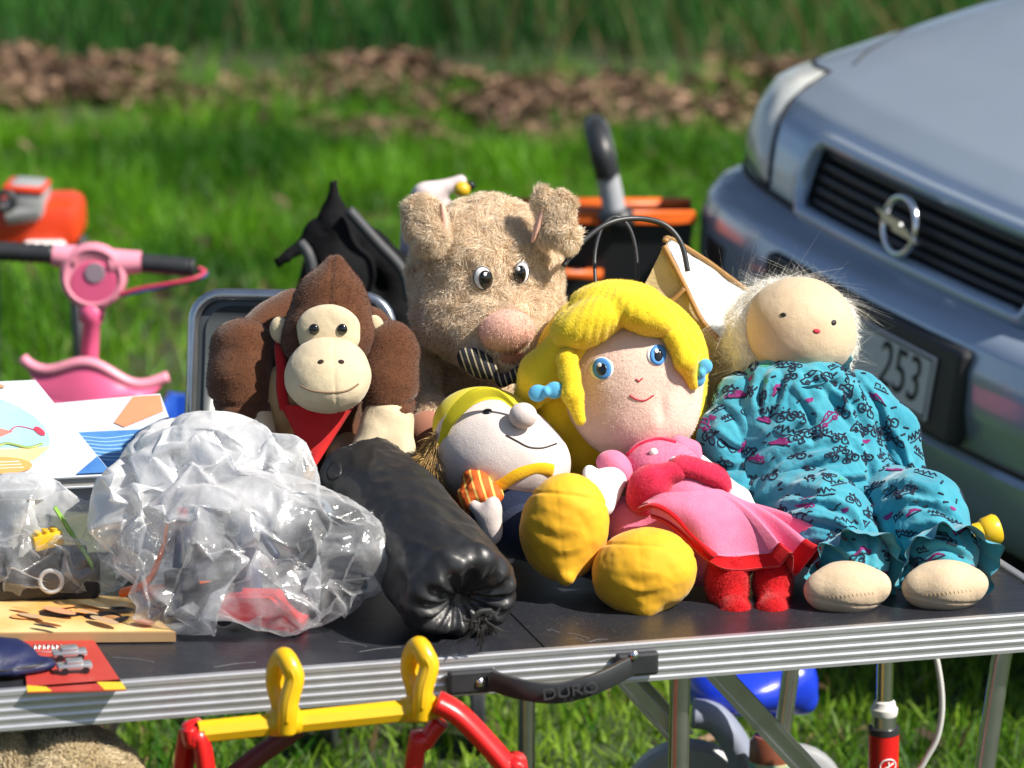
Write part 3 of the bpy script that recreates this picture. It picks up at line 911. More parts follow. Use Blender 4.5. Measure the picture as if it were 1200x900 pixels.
def drawn(sf, lines, w, amp, side=.55):
    """folds: each photo line becomes a groove with a raised roll beside it"""
    segs = []
    for ln in lines:
        L = spline([(p[0], p[1], 0) for p in ln], 4)[:, :2]
        P = [sf.hit(*p)[0] for p in L]
        for i in range(len(P) - 1):
            t0, t1 = i / (len(P) - 1), (i + 1) / (len(P) - 1)
            segs.append((P[i], P[i + 1], math.sin(math.pi * (.12 + .76 * t0)), math.sin(math.pi * (.12 + .76 * t1))))
    up = np.array([.5, 0, 1.]); up /= np.linalg.norm(up)
    def f(V):
        best = np.full(len(V), 9.); sgn = np.zeros(len(V)); wt = np.zeros(len(V))
        for a, b_, s0, s1 in segs:
            ab = b_ - a; t = np.clip((V - a) @ ab / (ab @ ab + 1e-12), 0, 1); q = V - a - t[:, None] * ab; dd = np.linalg.norm(q, axis=1)
            m = dd < best; best = np.where(m, dd, best); pr = np.cross(ab, (0, -1., 0)); pr = pr if pr @ up > 0 else -pr; pr /= np.linalg.norm(pr) + 1e-9
            sgn = np.where(m, q @ pr, sgn); wt = np.where(m, s0 + (s1 - s0) * t, wt)
        x = sgn / w; ee = np.exp(-(best / (2.2 * w)) ** 4)
        return amp * wt * ee * (-np.exp(-(x / .55) ** 2) + side * np.exp(-((x - 1.1) / .7) ** 2))
    return f
# ------------------------------------------------------------------ plush ape
Y0 = 4.62
ape = thing("plush_ape", [W(372, 560, Y0)[0], Y0, ZT + .055], "brown plush gorilla with cream muzzle and plain red neckerchief, sitting in grey case", "plush toy")
FZ = dict(n=9000, length=.0022, width=.00028, lean=.9, swirl=90, grav=.1)
torso = U(.02, E(372, 455, 4.68, 62, 80, 62), E(368, 520, 4.66, 60, 40, 60), C(322, 388, 4.68, 30, 430, 388, 4.68, 30), C(300, 400, 4.65, 30, 345, 372, 4.70, 34))
soft("torso", torso, .004, m_brown, ape, dict(FZ, n=7000), fm=m_brownfuzz, seed=2)
def apearm(sh, el, wr, hand, seed):
    d = U(.012, C(*sh, *el), C(*el, *wr))
    s1 = seam(W(el[0], el[1] + 18, el[2]), (-.05, 0, 1), .0035, .003)
    o, sf = soft("arm", d, .003, m_brown, ape, dict(FZ, n=9000), disp=lambda V: s1(V) + .0016 * fbm(V, 26, 2, seed), fm=m_brownfuzz, seed=seed)
    hd = U(.008, *[C(*h) for h in hand])
    soft("hand", hd, .003, m_cream, o, disp=lambda V: .001 * fbm(V, 40, 2, seed + 5))
apearm((286, 414, 4.60, 41), (282, 448, 4.575, 37), (288, 487, 4.555, 33), [(292, 496, 4.55, 30, 305, 532, 4.53, 22), (290, 505, 4.55, 22, 282, 535, 4.53, 18)], 11)
apearm((456, 410, 4.58, 35), (455, 450, 4.56, 34), (455, 484, 4.54, 30), [(454, 494, 4.535, 31, 436, 528, 4.51, 24), (458, 500, 4.535, 24, 470, 535, 4.51, 20)], 12)
for (u, v) in ((345, 548), (405, 540)):
    o, sf = soft("foot", U(.01, C(u, v - 8, 4.62, 26, u + 4, v + 6, 4.53, 20)), .004, m_tan, ape)
soft("belly", U(.02, E(334, 468, 4.575, 31, 42, 30, 0)), .003, m_tan, ape, disp=lambda V: .0012 * fbm(V, 30, 2, 3))
hd = U(.016, E(386, 394, 4.575, 57, 50, 50), E(388, 358, 4.585, 44, 44, 40), E(390, 340, 4.592, 25, 26, 26), E(393, 316, 4.597, 14, 18, 16))
s1 = seam(W(388, 350, 4.58), (1, 0, -.05), .002, .0022)
head, hsf = soft("head", hd, .0026, m_brown, ape, dict(FZ, n=16000), disp=lambda V: s1(V) + .0012 * fbm(V, 30, 2, 8), fm=m_brownfuzz, seed=4)
# round cream face, muzzle, ears
face, fsf = soft("face", U(.012, E(385, 384, 4.524, 37, 27, 16), E(386, 400, 4.520, 34, 18, 15)), .0022, m_cream, head, disp=lambda V: .0006 * fbm(V, 60, 2, 5))
mz = U(.015, E(384, 440, 4.495, 51, 40, 44), E(384, 452, 4.485, 42, 29, 38), E(386, 420, 4.505, 36, 22, 30))
sv = seam(W(392, 430, 4.46), (1, 0, .06), .0010, .0014)
muz, msf = soft("muzzle", mz, .0024, m_cream, head, disp=lambda V: sv(V) + .0006 * fbm(V, 50, 2, 6))
m_tseam = mat("tan_seam", (.22, .14, .08), .9)
stitch("mouth", msf, spline([(352, 452), (366, 458), (386, 460), (406, 458), (420, 450)], 6), m_tseam, muz, .0013, .0001)
for u in (376, 400):
    mk("nostril", *patch(msf, circ(u, 424, 3.6, 2.4, 12 if u < 390 else -12), .0006, .0004, 2), m_dkbrown, muz)
for (u, v) in ((368, 386), (401, 386)):
    e, esf = soft("eye", E(u, v, fsf.hit(u, v)[0][1] - .001, 6.2, 6.6, 4.5), .0008, m_eyeblk, head)
for (u, v, ru, rv, ro) in ((329, 387, 13, 16, 12), (437, 386, 13, 17, -10)):
    ed = SUB(.004, E(u, v, 4.572, ru, rv, 7, ro), E(u, v + 1, 4.557, ru * .6, rv * .62, 5, ro))
    soft("ear", ed, .0016, m_cream, head)
# plain red neckerchief: a wide folded triangle with its point hanging down
rows = []
for t in np.linspace(0, 1, 20):
    L_, R_ = W(328 + 38 * t, 474 + 72 * t, 4.545 - .05 * t), W(414 - 44 * t, 478 + 69 * t, 4.52 - .028 * t)
    rows.append([np.array(L_) * (1 - q) + np.array(R_) * q + np.array([0, -1, .2]) * (.006 * math.sin(q * 7 + t * 2) * (1 - t) + .008 * math.sin(q * math.pi)) for q in np.linspace(0, 1, 16)])
rows = np.array(rows); ra_, rb_ = rows.shape[:2]; V = rows.reshape(-1, 3); F = grid_faces(ra_, rb_); q_ = len(V)
per = list(range(rb_)) + [i * rb_ + rb_ - 1 for i in range(1, ra_)] + [(ra_ - 1) * rb_ + k for k in range(rb_ - 2, -1, -1)] + [i * rb_ for i in range(ra_ - 2, 0, -1)]
mk("neckerchief", np.concatenate([V, V + [0, .003, 0]]), np.concatenate([F, F[:, ::-1] + q_, np.array([[per[i], per[(i + 1) % len(per)], per[(i + 1) % len(per)] + q_, per[i] + q_] for i in range(len(per))])]), m_redfelt, ape)
mk("neck_band", *tube(spline([W(327, 398, 4.60), W(328, 412, 4.575), W(330, 432, 4.56), W(330, 456, 4.545), W(334, 480, 4.54)], 6), .007, 8, flat=.5), m_redfelt, ape)

# ------------------------------------------------------------------ plush pig
pig = thing("plush_pig", [W(565, 500, 4.74)[0], 4.74, ZT], "shaggy beige plush pig with pink snout and striped bow, sitting behind the dolls", "plush toy")
m_fur = mat("beige_fur", (.74, .57, .40), .95, sheen=.3, spec=.1, var=(42, (.46, .32, .19), .25), bumps=[(300, .5, .003), (110, .5, .006)])
m_furs = mat("beige_strand", (.70, .51, .32), .9, attr=(1.0, .93, .79), spec=.1, sheen=.2, trans=.3)
m_pink = mat("dusty_pink_plush", (.74, .44, .35), .9, sheen=.35, spec=.15, var=(30, (.66, .37, .28), .3), bumps=[(900, .3, .001)])
m_pinkdk = mat("brown_pink_plush", (.34, .15, .10), .9, sheen=.25, spec=.15, bumps=[(900, .3, .001)])
FUR = dict(length=.0072, width=.00042, lean=1.0, swirl=75, grav=.15, curl=1.1)
lump = lambda s: (lambda V: .004 * fbm(V, 30, 2, s))
bd = U(.03, E(540, 512, 4.82, 74, 90, 60), E(548, 455, 4.80, 50, 50, 45))
soft("body", bd, .0045, m_fur, pig, dict(FUR, n=22000), disp=lump(3), fm=m_furs, seed=21)
hd = U(.025, E(570, 322, 4.74, 88, 90, 78), E(572, 368, 4.71, 86, 58, 66), E(592, 398, 4.665, 56, 44, 50))
phead, psf = soft("head", hd, .0032, m_fur, pig, dict(FUR, n=85000), disp=lump(5), fm=m_furs, seed=22)
ep = dict(FUR, n=20000, length=.0052)
ear = U(.008, E(498, 263, 4.675, 24, 33, 11, 10), E(505, 280, 4.67, 19, 17, 11))
soft("ear", ear, .003, m_fur, pig, ep, disp=lump(6), fm=m_furs, seed=23)
ear = U(.008, E(650, 258, 4.665, 20, 34, 10, -24), E(662, 279, 4.66, 15, 15, 10), E(637, 236, 4.67, 11, 14, 9))
soft("ear", ear, .003, m_fur, pig, ep, disp=lump(7), fm=m_furs, seed=24)
soft("inner_ear", E(521, 263, 4.672, 5, 25, 10, 6), .002, m_pink, pig)
soft("inner_ear", E(631, 262, 4.662, 4, 24, 8, -18), .002, m_pink, pig)
sn, snsf = soft("snout", U(.010, E(593, 388, 4.612, 32, 23, 24, 6), E(599, 384, 4.610, 24, 19, 20)), .0022, m_pink, phead, dict(n=5000, length=.002, width=.0003, lean=.8, swirl=90), fm=m_pink)
soft("mouth", U(.006, E(594, 416, 4.630, 27, 15, 22)), .0024, m_pinkdk, phead)
for (u, v, ru, rv, ro, du) in ((566, 326, 11.5, 14.5, 10, 3.5), (611, 320, 9.5, 14, -8, -1.5)):
    Yh = psf.hit(u, v)[0][1]
    e, esf = soft("eye", E(u, v, Yh - .003, ru, rv, 8, ro), .001, m_white, phead)
    pu = sew("pupil", esf, circ(u + du, v + 2, ru * .70, rv * .78, ro), m_eyeblk, e, .0007, .0012)
    q = esf.hit(u + du - 1, v - 4)[0]
    mk("eye_glint", *patch(esf, circ(u + du - 1.5, v - 4.5, 1.8, 2.2), .0023, .0003, 2), m_white, pu)
    mk("eyelid", *tube([esf.hit(*p)[0] for p in circ(u, v, ru * .93, rv * .93, ro, 30)], .0009, 6, closed=True), m_ink, e)
soft("arm", U(.015, C(492, 425, 4.75, 24, 487, 478, 4.70, 24), C(487, 478, 4.70, 24, 505, 500, 4.66, 20)), .0035, m_fur, pig, dict(FUR, n=12000), fm=m_furs, seed=26)
soft("leg", U(.015, C(520, 545, 4.74, 34, 505, 492, 4.64, 25)), .0035, m_fur, pig, dict(FUR, n=9000, length=.008), fm=m_furs, seed=27)
soft("foot_pad", E(500, 506, 4.612, 25, 25, 17), .003, m_pinkdk, pig)
soft("leg", U(.015, C(600, 560, 4.74, 34, 640, 530, 4.66, 28)), .004, m_fur, pig, dict(FUR, n=5000), fm=m_furs, seed=28)
# striped bow
def striped(name, c1, c2, scale, ang):
    m = mat(name, c1, .8, bump=(600, .2, .001)); N, L = m.node_tree.nodes, m.node_tree.links
    tc = N.new("ShaderNodeTexCoord"); mp = N.new("ShaderNodeMapping"); mp.inputs["Rotation"].default_value = (0, ang, 0)
    w = N.new("ShaderNodeTexWave"); w.bands_direction = 'X'; w.inputs["Scale"].default_value = scale
    r = N.new("ShaderNodeValToRGB"); r.color_ramp.interpolation = 'CONSTANT'
    r.color_ramp.elements[0].color = (*c1, 1); r.color_ramp.elements[1].position = .86; r.color_ramp.elements[1].color = (*c2, 1)
    L.new(tc.outputs["Object"], mp.inputs[0]); L.new(mp.outputs[0], w.inputs[0]); L.new(w.outputs[1], r.inputs[0]); L.new(r.outputs[0], N["Principled BSDF"].inputs[0])
    return m
m_bow = striped("bow_stripes", (.012, .013, .020), (.42, .36, .24), 42, rad(18))
bw = U(.006, E(560, 426, 4.605, 27, 15, 9, -32), E(588, 446, 4.600, 9, 8, 8, -25), E(612, 436, 4.60, 24, 9, 8, 28))
soft("bow", bw, .0018, m_bow, pig, disp=lambda V: .0012 * fbm(V, 60, 2, 8))

# ------------------------------------------------------------------ blonde rag doll
doll = thing("rag_doll", W(810, 660, 4.48), "blonde rag doll with blue eyes, pink dress and red shoes, leaning on the cream bag", "doll")
m_hair = fleece("yellow_fleece", (.84, .64, .030), (.76, .54, .018))
m_hfuzz = mat("yellow_fuzz", (.80, .60, .03), .9, attr=(.92, .76, .10))
m_skin = fleece("rosy_fleece", (.78, .57, .48), (.74, .52, .43))
m_sfuzz = mat("rosy_fuzz", (.76, .55, .46), .9, attr=(.84, .66, .57))
m_pinkf = fleece("pink_fleece", (.72, .20, .33), (.66, .15, .27))
m_hot = fleece("hot_pink_fleece", (.66, .028, .085), (.56, .018, .06))
m_red = fleece("red_fleece", (.52, .006, .010), (.42, .004, .008))
m_redfuzz = mat("red_fuzz", (.45, .004, .008), .9, attr=(.72, .02, .02))
m_bluefelt = mat("sky_blue_felt", (.09, .40, .68), .9, sheen=.2, bump=(800, .35, .001))
FS = dict(length=.0017, width=.00022, lean=.9, swirl=90, grav=.05)
hd = U(.02, E(742, 452, 4.565, 82, 84, 62, 8), E(752, 490, 4.555, 62, 44, 52, 8))
dn = [(W(770, 478, 4.51), .010, .0035)]
head, hsf = soft("head", hd, .0028, m_skin, doll, dict(FS, n=16000), disp=lambda V: .001 * fbm(V, 22, 2, 3) - .004 * np.exp(-((np.linalg.norm((V - W(776, 482, 4.505)) * [1.6, 1, .7], axis=1)) / .011) ** 2), fm=m_sfuzz, seed=31)
cut = halfspace(W(742, 452, 4.565), (0, 1, 0))
hb = U(.022, E(727, 432, 4.62, 104, 96, 66, 6), E(770, 520, 4.63, 66, 46, 46), E(690, 520, 4.62, 50, 46, 40), E(655, 470, 4.60, 36, 42, 36), E(806, 500, 4.615, 26, 44, 34, 8))
crown = W(735, 340, 4.62)
def yarn(V, k=1.0):
    q = V - crown; a = np.arctan2(q[:, 0], -q[:, 2] * .8 - q[:, 1] * .6 + .02)
    return .0014 * k * np.abs(np.sin(a * 24 + 3.0 * vnoise(V, 14, 4))) * (.5 + .5 * vnoise(V, 22, 8)) - .0008
hair, hrsf = soft("hair", hb, .0028, m_hair, doll, dict(FS, n=14000), disp=lambda V: yarn(V) + .002 * fbm(V, 20, 2, 13), fm=m_hfuzz, seed=32)
b1 = U(.006, E(690, 378, 4.53, 50, 27, 36, 26), E(752, 366, 4.535, 48, 25, 36, -24), E(722, 356, 4.555, 56, 28, 34, 2))
soft("fringe", b1, .0024, m_hair, hair, dict(FS, n=9000), disp=lambda V: yarn(V, 1.2) + .001 * fbm(V, 26, 2, 14), fm=m_hfuzz, seed=33)
soft("side_lock", U(.008, C(668, 398, 4.535, 22, 636, 440, 4.55, 29), C(636, 440, 4.55, 29, 622, 462, 4.56, 19)), .0026, m_hair, hair, dict(FS, n=5000), disp=lambda V: yarn(V, 1.3) + .001 * fbm(V, 26, 2, 15), fm=m_hfuzz, seed=34)
soft("side_lock", U(.006, C(664, 420, 4.51, 13, 671, 462, 4.495, 12.5), C(671, 462, 4.495, 12.5, 680, 492, 4.49, 7)), .0020, m_hair, hair, dict(FS, n=3000), disp=lambda V: yarn(V, 1.2), fm=m_hfuzz, seed=35)
soft("side_lock", U(.008, C(775, 376, 4.545, 22, 806, 412, 4.55, 16), C(790, 396, 4.52, 13, 804, 424, 4.515, 13), C(804, 424, 4.515, 13, 812, 450, 4.525, 7)), .0022, m_hair, hair, dict(FS, n=5000), disp=lambda V: yarn(V, 1.2), fm=m_hfuzz, seed=36)
for (u, v, Y, sx, ro) in ((640, 459, 4.495, 1.0, 10), (822, 437, 4.525, .85, 60)):
    c_, n_ = math.cos(rad(ro)), math.sin(rad(ro))
    soft("hair_ribbon", U(.004, E(u - 10 * c_ * sx, v + 10 * n_ * sx, Y, 11 * sx, 10 * sx, 5, ro), E(u + 10 * c_ * sx, v - 10 * n_ * sx, Y, 11 * sx, 10 * sx, 5, ro), E(u, v, Y - .003, 4.5, 5.5, 6)), .0014, m_bluefelt, doll)
# embroidered face: plain oval eyes and a small smile
m_iris = mat("iris_thread", (.07, .27, .66), .7, bump=(900, .3, .0006))
m_lip = mat("lip_thread", (.55, .03, .05), .7)
for (u, v, ru, rv, ro) in ((706, 432, 11, 12.5, 6), (771, 416, 9.5, 12, -4)):
    mk("eye_white", *patch(hsf, circ(u - 1, v, ru * 1.28, rv * 1.08, ro), .0006, .0006, 4), m_white, head)
    w_ = mk("eye", *patch(hsf, circ(u, v, ru, rv, ro), .0018, .0006, 4), m_iris, head)
    mk("pupil", *patch(hsf, circ(u, v + 1, ru * .5, rv * .55), .0026, .0003, 3), m_eyeblk, w_)
    mk("eye_glint", *patch(hsf, circ(u - 2.5, v - 4, 2.2, 2.4), .0034, .0002, 2), m_white, w_)
stitch("nose", hsf, [(745, 444), (749, 447), (753, 443)], m_lip, head, .0010, .0005)
stitch("mouth", hsf, spline([(738, 463), (746, 468), (756, 469), (766, 463)], 5), m_lip, head, .0010, .0006)
# body, dress
to = U(.02, E(772, 552, 4.49, 44, 38, 42, -10), C(785, 560, 4.48, 38, 815, 600, 4.46, 46))
tor, tsf = soft("bodice", to, .0026, m_pinkf, doll, dict(FS, n=8000), disp=lambda V: .0012 * fbm(V, 25, 2, 3), fm=m_pinkf, seed=41)
stitch("collar", tsf, spline([(736, 533), (750, 521), (772, 515), (792, 519)], 6), m_hot, tor, .0028, .0003)
for (u, v) in ((766, 530), (790, 540)):
    soft("button", E(u, v, tsf.hit(u, v)[0][1] - .001, 5, 5, 3), .001, m_white, tor)
sl_, _ = soft("sleeve", U(.008, E(719, 545, 4.465, 20, 17, 18, -20), E(728, 553, 4.462, 15, 15, 16)), .0024, m_pinkf, doll, disp=lambda V: .0022 * fbm(V, 40, 2, 4))
soft("arm", U(.008, C(717, 562, 4.452, 18, 704, 590, 4.43, 17), C(706, 568, 4.445, 14, 691, 553, 4.44, 8), C(700, 575, 4.44, 10, 690, 560, 4.43, 7)), .0024, m_white, doll)
soft("sleeve", U(.008, E(803, 526, 4.50, 19, 15, 18, -35), E(812, 535, 4.50, 12, 14, 14)), .0024, m_pinkf, doll, disp=lambda V: .0022 * fbm(V, 40, 2, 5))
soft("arm", U(.008, C(818, 545, 4.50, 13, 866, 585, 4.47, 13), C(866, 585, 4.47, 13, 880, 600, 4.45, 10)), .0026, m_white, doll)
pf = lambda V: .0025 * fbm(V, 22, 2, 6)
soft("sash", U(.010, E(762, 566, 4.43, 26, 22, 20, 25), E(752, 585, 4.435, 17, 20, 16, 20), E(788, 553, 4.435, 18, 12, 14)), .0024, m_hot, doll, dict(FS, n=4000), disp=pf, fm=m_hot, seed=42)
soft("sash", U(.010, E(818, 551, 4.445, 30, 13, 18, -22), E(842, 563, 4.45, 18, 11, 14, -38), E(798, 548, 4.44, 16, 10, 14)), .0024, m_hot, doll, dict(FS, n=4000), disp=pf, fm=m_hot, seed=43)
und = U(.02, C(800, 590, 4.46, 44, 845, 650, 4.42, 42), C(755, 610, 4.46, 30, 800, 660, 4.42, 30), C(730, 605, 4.46, 22, 742, 640, 4.44, 24))
soft("underskirt", und, .003, m_pinkf, doll, disp=lambda V: .003 * fbm(V, 18, 2, 9))
# open overskirt: a cloth with folds and a red border
top_ = spline([W(752, 590, 4.415), W(775, 578, 4.405), W(812, 574, 4.405), W(846, 574, 4.43), W(862, 588, 4.47)], 12)
hem_ = spline([W(762, 606, 4.395), W(800, 622, 4.375), W(838, 657, 4.355), W(884, 652, 4.365), W(925, 652, 4.37), W(988, 634, 4.42)], 12)
def resample(P, n):
    s = np.r_[0, np.cumsum(np.linalg.norm(np.diff(P, axis=0), axis=1))]
    return np.stack([np.interp(np.linspace(0, s[-1], n), s, P[:, k]) for k in range(3)], 1)
ns, nr = 90, 30
A, Bh = resample(top_, ns), resample(hem_, ns)
def cloth(r0, r1, nrr, thick, amp):
    V = []
    for r in np.linspace(r0, r1, nrr):
        for k in range(ns):
            s = k / (ns - 1); p = A[k] + (Bh[k] - A[k]) * r
            bulge = math.sin(min(r, 1) * math.pi) * .012
            wv = amp * r ** 1.5 * (math.sin(s * 19 + 1) * .35 + (math.sin((s - .6) * 46) if s > .62 else 0) * (1.0 + s))
            p = p + np.array([.25, -.55, .8]) * (bulge + wv)
            V.append(p)
    V = np.array(V); F = grid_faces(nrr, ns)
    n = np.array([.2, -.5, .84]) * thick
    m = len(V); per = [k for k in range(ns)] + [i * ns + ns - 1 for i in range(1, nrr)] + [(nrr - 1) * ns + k for k in range(ns - 2, -1, -1)] + [i * ns for i in range(nrr - 2, 0, -1)]
    side = [[per[i], per[(i + 1) % len(per)], per[(i + 1) % len(per)] + m, per[i] + m] for i in range(len(per))]
    return np.concatenate([V, V - n]), np.concatenate([F, F[:, ::-1] + m, np.array(side)])
ov = mk("overskirt", *cloth(0, .96, 26, .0022, .011), m_pinkf, doll)
mk("skirt_border", *cloth(.955, 1.13, 10, .0030, .0125), m_red, ov)
mk("skirt_border", *tube(resample(spline([W(750, 597, 4.41), W(768, 592, 4.395), W(790, 603, 4.385), W(812, 626, 4.375), W(838, 652, 4.352)], 8), 30), .0078, 10, flat=.45), m_red, ov)
for (a, b_) in (((852, 672, 4.385, 25), (862, 722, 4.335, 17)), ((905, 668, 4.40, 23), (905, 720, 4.335, 17))):
    d = U(.012, E(a[0], a[1] + 8, a[2] - .01, a[3], 37, 27, -6), C(a[0] + 3, a[1] + 25, a[2] - .01, 18, b_[0], b_[1] - 4, b_[2], b_[3] * .88), E(b_[0], b_[1] - 3, b_[2], b_[3], 15, 16))
    sh, _ = soft("shoe", d, .0024, m_red, doll, dict(FS, n=7000, length=.003), disp=lambda V: .0012 * fbm(V, 40, 2, 7), fm=m_redfuzz, seed=44)
    soft("leg", C(a[0] + 5, a[1] - 15, a[2] + .05, 15, a[0], a[1] + 10, a[2], 15), .003, m_skin, doll)
# ------------------------------------------------------------------ little workman doll
wk = thing("workman_doll", W(640, 640, 4.42), "pale faced cloth doll in yellow cap and big yellow shoes, lying on its back", "doll")
m_pale = mat("pale_jersey", (.62, .55, .53), .9, sheen=.2, spec=.15, var=(30, (.57, .50, .48), .3), bumps=[(800, .5, .0012), (50, .3, .004)])
m_navy = fleece("navy_fleece", (.014, .022, .055), (.022, .034, .08))
m_strap = fleece("mustard_fleece", (.72, .42, .010), (.66, .36, .008))
m_cap = mat("yellow_cap_felt", (.74, .66, .012), .85, sheen=.2, var=(30, (.68, .58, .010), .3), bumps=[(800, .3, .001)], trans=.15)
m_shoe = mat("golden_jersey", (.78, .43, .006), .75, sheen=.15, var=(18, (.74, .37, .004), .3), bumps=[(900, .15, .0008), (40, .2, .005)])
m_tanhair = mat("tan_yarn", (.30, .17, .05), .9, attr=(.55, .36, .14))
hd = U(.015, E(588, 532, 4.50, 80, 60, 62, -22), E(560, 530, 4.51, 55, 52, 52), E(625, 545, 4.49, 40, 36, 46))
head, wsf = soft("head", hd, .0026, m_pale, wk, disp=lambda V: .0012 * fbm(V, 20, 2, 3))
soft("nose", E(613, 487, 4.452, 16.5, 15, 15), .0018, m_pale, head)
mk("eye", *patch(wsf, circ(571, 482.5, 5.5, 3.0, 8), .0012, .0008, 3), m_eyeblk, head)
stitch("mouth", wsf, spline([(593, 510), (606, 517), (620, 524), (636, 525), (652, 520)], 5), m_ink, head, .0011, .0004)
soft("ear", E(515, 546, 4.475, 14, 5.5, 8, -35), .0014, m_pale, head)
# cap: crown and curved peak
cp_, csf = soft("cap", SUB(.004, E(572, 505, 4.54, 66, 50, 52, -14), E(590, 540, 4.50, 78, 58, 60, -22)), .0026, m_cap, head)
rows = []
brim_o = spline([W(513, 522, 4.47), W(522, 487, 4.46), W(550, 458, 4.455), W(582, 456, 4.458), W(606, 477, 4.462)], 8)
brim_i = spline([W(518, 528, 4.475), W(530, 500, 4.46), W(556, 474, 4.455), W(584, 468, 4.46), W(604, 482, 4.462)], 8)
for t in np.linspace(0, 1, 8):
    rows.append([a * (1 - t) + b * t + np.array([0, -.3, 1]) * .004 * math.sin(t * math.pi) for a, b in zip(brim_o, brim_i)])
V = np.array(rows).reshape(-1, 3); nb = len(brim_o); m = len(V); F = grid_faces(8, nb)
per = list(range(nb)) + [i * nb + nb - 1 for i in range(1, 8)] + [7 * nb + k for k in range(nb - 2, -1, -1)] + [i * nb for i in range(6, 0, -1)]
mk("peak", np.concatenate([V, V + [0, .003, -.001]]), np.concatenate([F, F[:, ::-1] + m, np.array([[per[i], per[(i + 1) % len(per)], per[(i + 1) % len(per)] + m, per[i] + m] for i in range(len(per))])]), m_cap, cp_)
hv, hq, hn = surfnet(U(.008, E(506, 540, 4.49, 12, 20, 16, -30), E(515, 522, 4.49, 8, 12, 12)), .003)
sv_, sq_, tt = strands(hv, hq, hn, 2600, .018, .0006, lean=.8, swirl=60, grav=.5, seed=51)
A_, B2, mi_ = cat((hv, hq), (sv_, sq_)); mk("hair", A_, B2, m_tanhair, head, attr=np.r_[np.full(len(hv), .3), tt])
# body
soft("jumper", U(.02, E(600, 590, 4.48, 52, 46, 40, -10), E(585, 562, 4.485, 40, 26, 36)), .003, m_navy, wk, disp=lambda V: .002 * fbm(V, 24, 2, 4))
soft("trousers", U(.02, C(600, 610, 4.47, 36, 640, 628, 4.43, 30), C(620, 625, 4.47, 32, 720, 662, 4.43, 26)), .003, m_navy, wk, disp=lambda V: .002 * fbm(V, 24, 2, 5))
for pts, r in (([(568, 585), (585, 570), (606, 556), (628, 549), (648, 552)], .0085), ):
    P = [W(u, v, 4.435 + .00025 * abs(u - 600)) for u, v in pts]
    mk("strap", *tube(spline(P, 8), r, 10, flat=.55, up=(0, -1, 0)), m_strap, wk)
m_orange = striped("orange_check", (.60, .10, .008), (.75, .50, .12), 30, rad(20))
soft("sleeve", U(.008, C(553, 556, 4.455, 11, 560, 576, 4.43, 20), E(552, 586, 4.425, 15, 11, 16, -20), E(572, 582, 4.42, 15, 10, 14, 10)), .0024, m_orange, wk, disp=lambda V: .003 * ridge(V, 45, 2, 5))
soft("hand", U(.008, E(574, 605, 4.405, 14, 24, 14, -12), C(556, 592, 4.41, 8, 566, 602, 4.405, 9), E(578, 622, 4.405, 11, 16, 12)), .002, m_pale, wk)
ss = seam(W(660, 600, 4.36), (.25, 0, 1), .0016, .002)
def shoe(u, v, Y, ru, rv, ro, toe, sd):
    d = U(.018, E(u, v, Y, ru, rv, ru * .85, ro), C(u, v + rv * .3, Y, ru * .55, toe[0], toe[1] - 2, Y - .035, 11))
    s_ = seam(W(u - ru * .1, v - rv * .55, Y), (.15, .4, 1), .0018, .0022)
    dr = drawn(Surf(*surfnet(d, .006)[:2]), [[(u - ru * .5, v + rv * .1), (u - ru * .1, v + rv * .25), (u + ru * .3, v + rv * .2)], [(u + ru * .1, v - rv * .3), (u + ru * .45, v - rv * .1), (u + ru * .6, v + rv * .3)], [(u - ru * .3, v + rv * .5), (toe[0], v + rv * .6), (u + ru * .35, v + rv * .5)]], .011, .0013)
    sm2 = seam(W(toe[0], toe[1], Y), (1, 0, .12), .0012, .0014)
    return soft("shoe", d, .0024, m_shoe, wk, disp=lambda V: s_(V) + .25 * sm2(V) + dr(V) + .0013 * fbm(V, 16, 2, sd) + .0008 * fbm(V, 60, 2, sd))
shoe(662, 618, 4.385, 52, 63, -8, (664, 678), 6)
shoe(755, 670, 4.345, 62, 50, 8, (757, 716), 7)

# ------------------------------------------------------------------ cloth doll in blue pyjamas
pj = thing("pyjama_doll", W(985, 650, 4.48), "faceless-looking cloth doll with white fluffy hair in patterned turquoise pyjamas, slumped at table end", "doll")
pj["label"] = "large cloth doll with white fluffy hair in patterned turquoise pyjamas slumped on the table"
m_knit = mat("beige_knit", (.66, .52, .36), .9, sheen=.2, spec=.15, var=(26, (.57, .43, .28), .3), bumps=[(1100, .5, .0015), (70, .35, .004)])
m_teal = mat("turquoise_velour", (.022, .22, .32), .88, sheen=.4, spec=.15, var=(22, (.06, .34, .43), .28), bumps=[(900, .3, .001), (90, .35, .006)])
m_print = mat("dark_print", (.008, .016, .040), .85)
m_mag = mat("magenta_print", (.20, .014, .13), .85)
m_grn = mat("green_print", (.06, .34, .22), .85)
m_wool = mat("white_mohair", (.82, .79, .71), .9, attr=(.98, .97, .93), trans=.25, spec=.2)
hd = U(.02, E(937, 379, 4.635, 63, 53, 60, -2), E(942, 399, 4.63, 60, 43, 56))
head, ksf = soft("head", hd, .0028, m_knit, pj, disp=lambda V: .0012 * fbm(V, 18, 2, 3))
for u, v, ru, rv in ((918, 369, 3.6, 2.4), (977, 378, 2.8, 3.2)):
    mk("eye", *patch(ksf, circ(u, v, ru, rv), .0008, .0004, 2), m_ink, head)
mk("mouth", *patch(ksf, circ(957, 388, 4.2, 2.6, -8), .0008, .0004, 2), m_lip, head)
hb = SUB(.006, U(.012, E(926, 390, 4.675, 71, 60, 66, -3), E(872, 404, 4.655, 18, 44, 30, 6), E(984, 394, 4.675, 16, 40, 34)), E(939, 389, 4.60, 64, 57, 76, -3))
V, Q, N = surfnet(hb, .003)
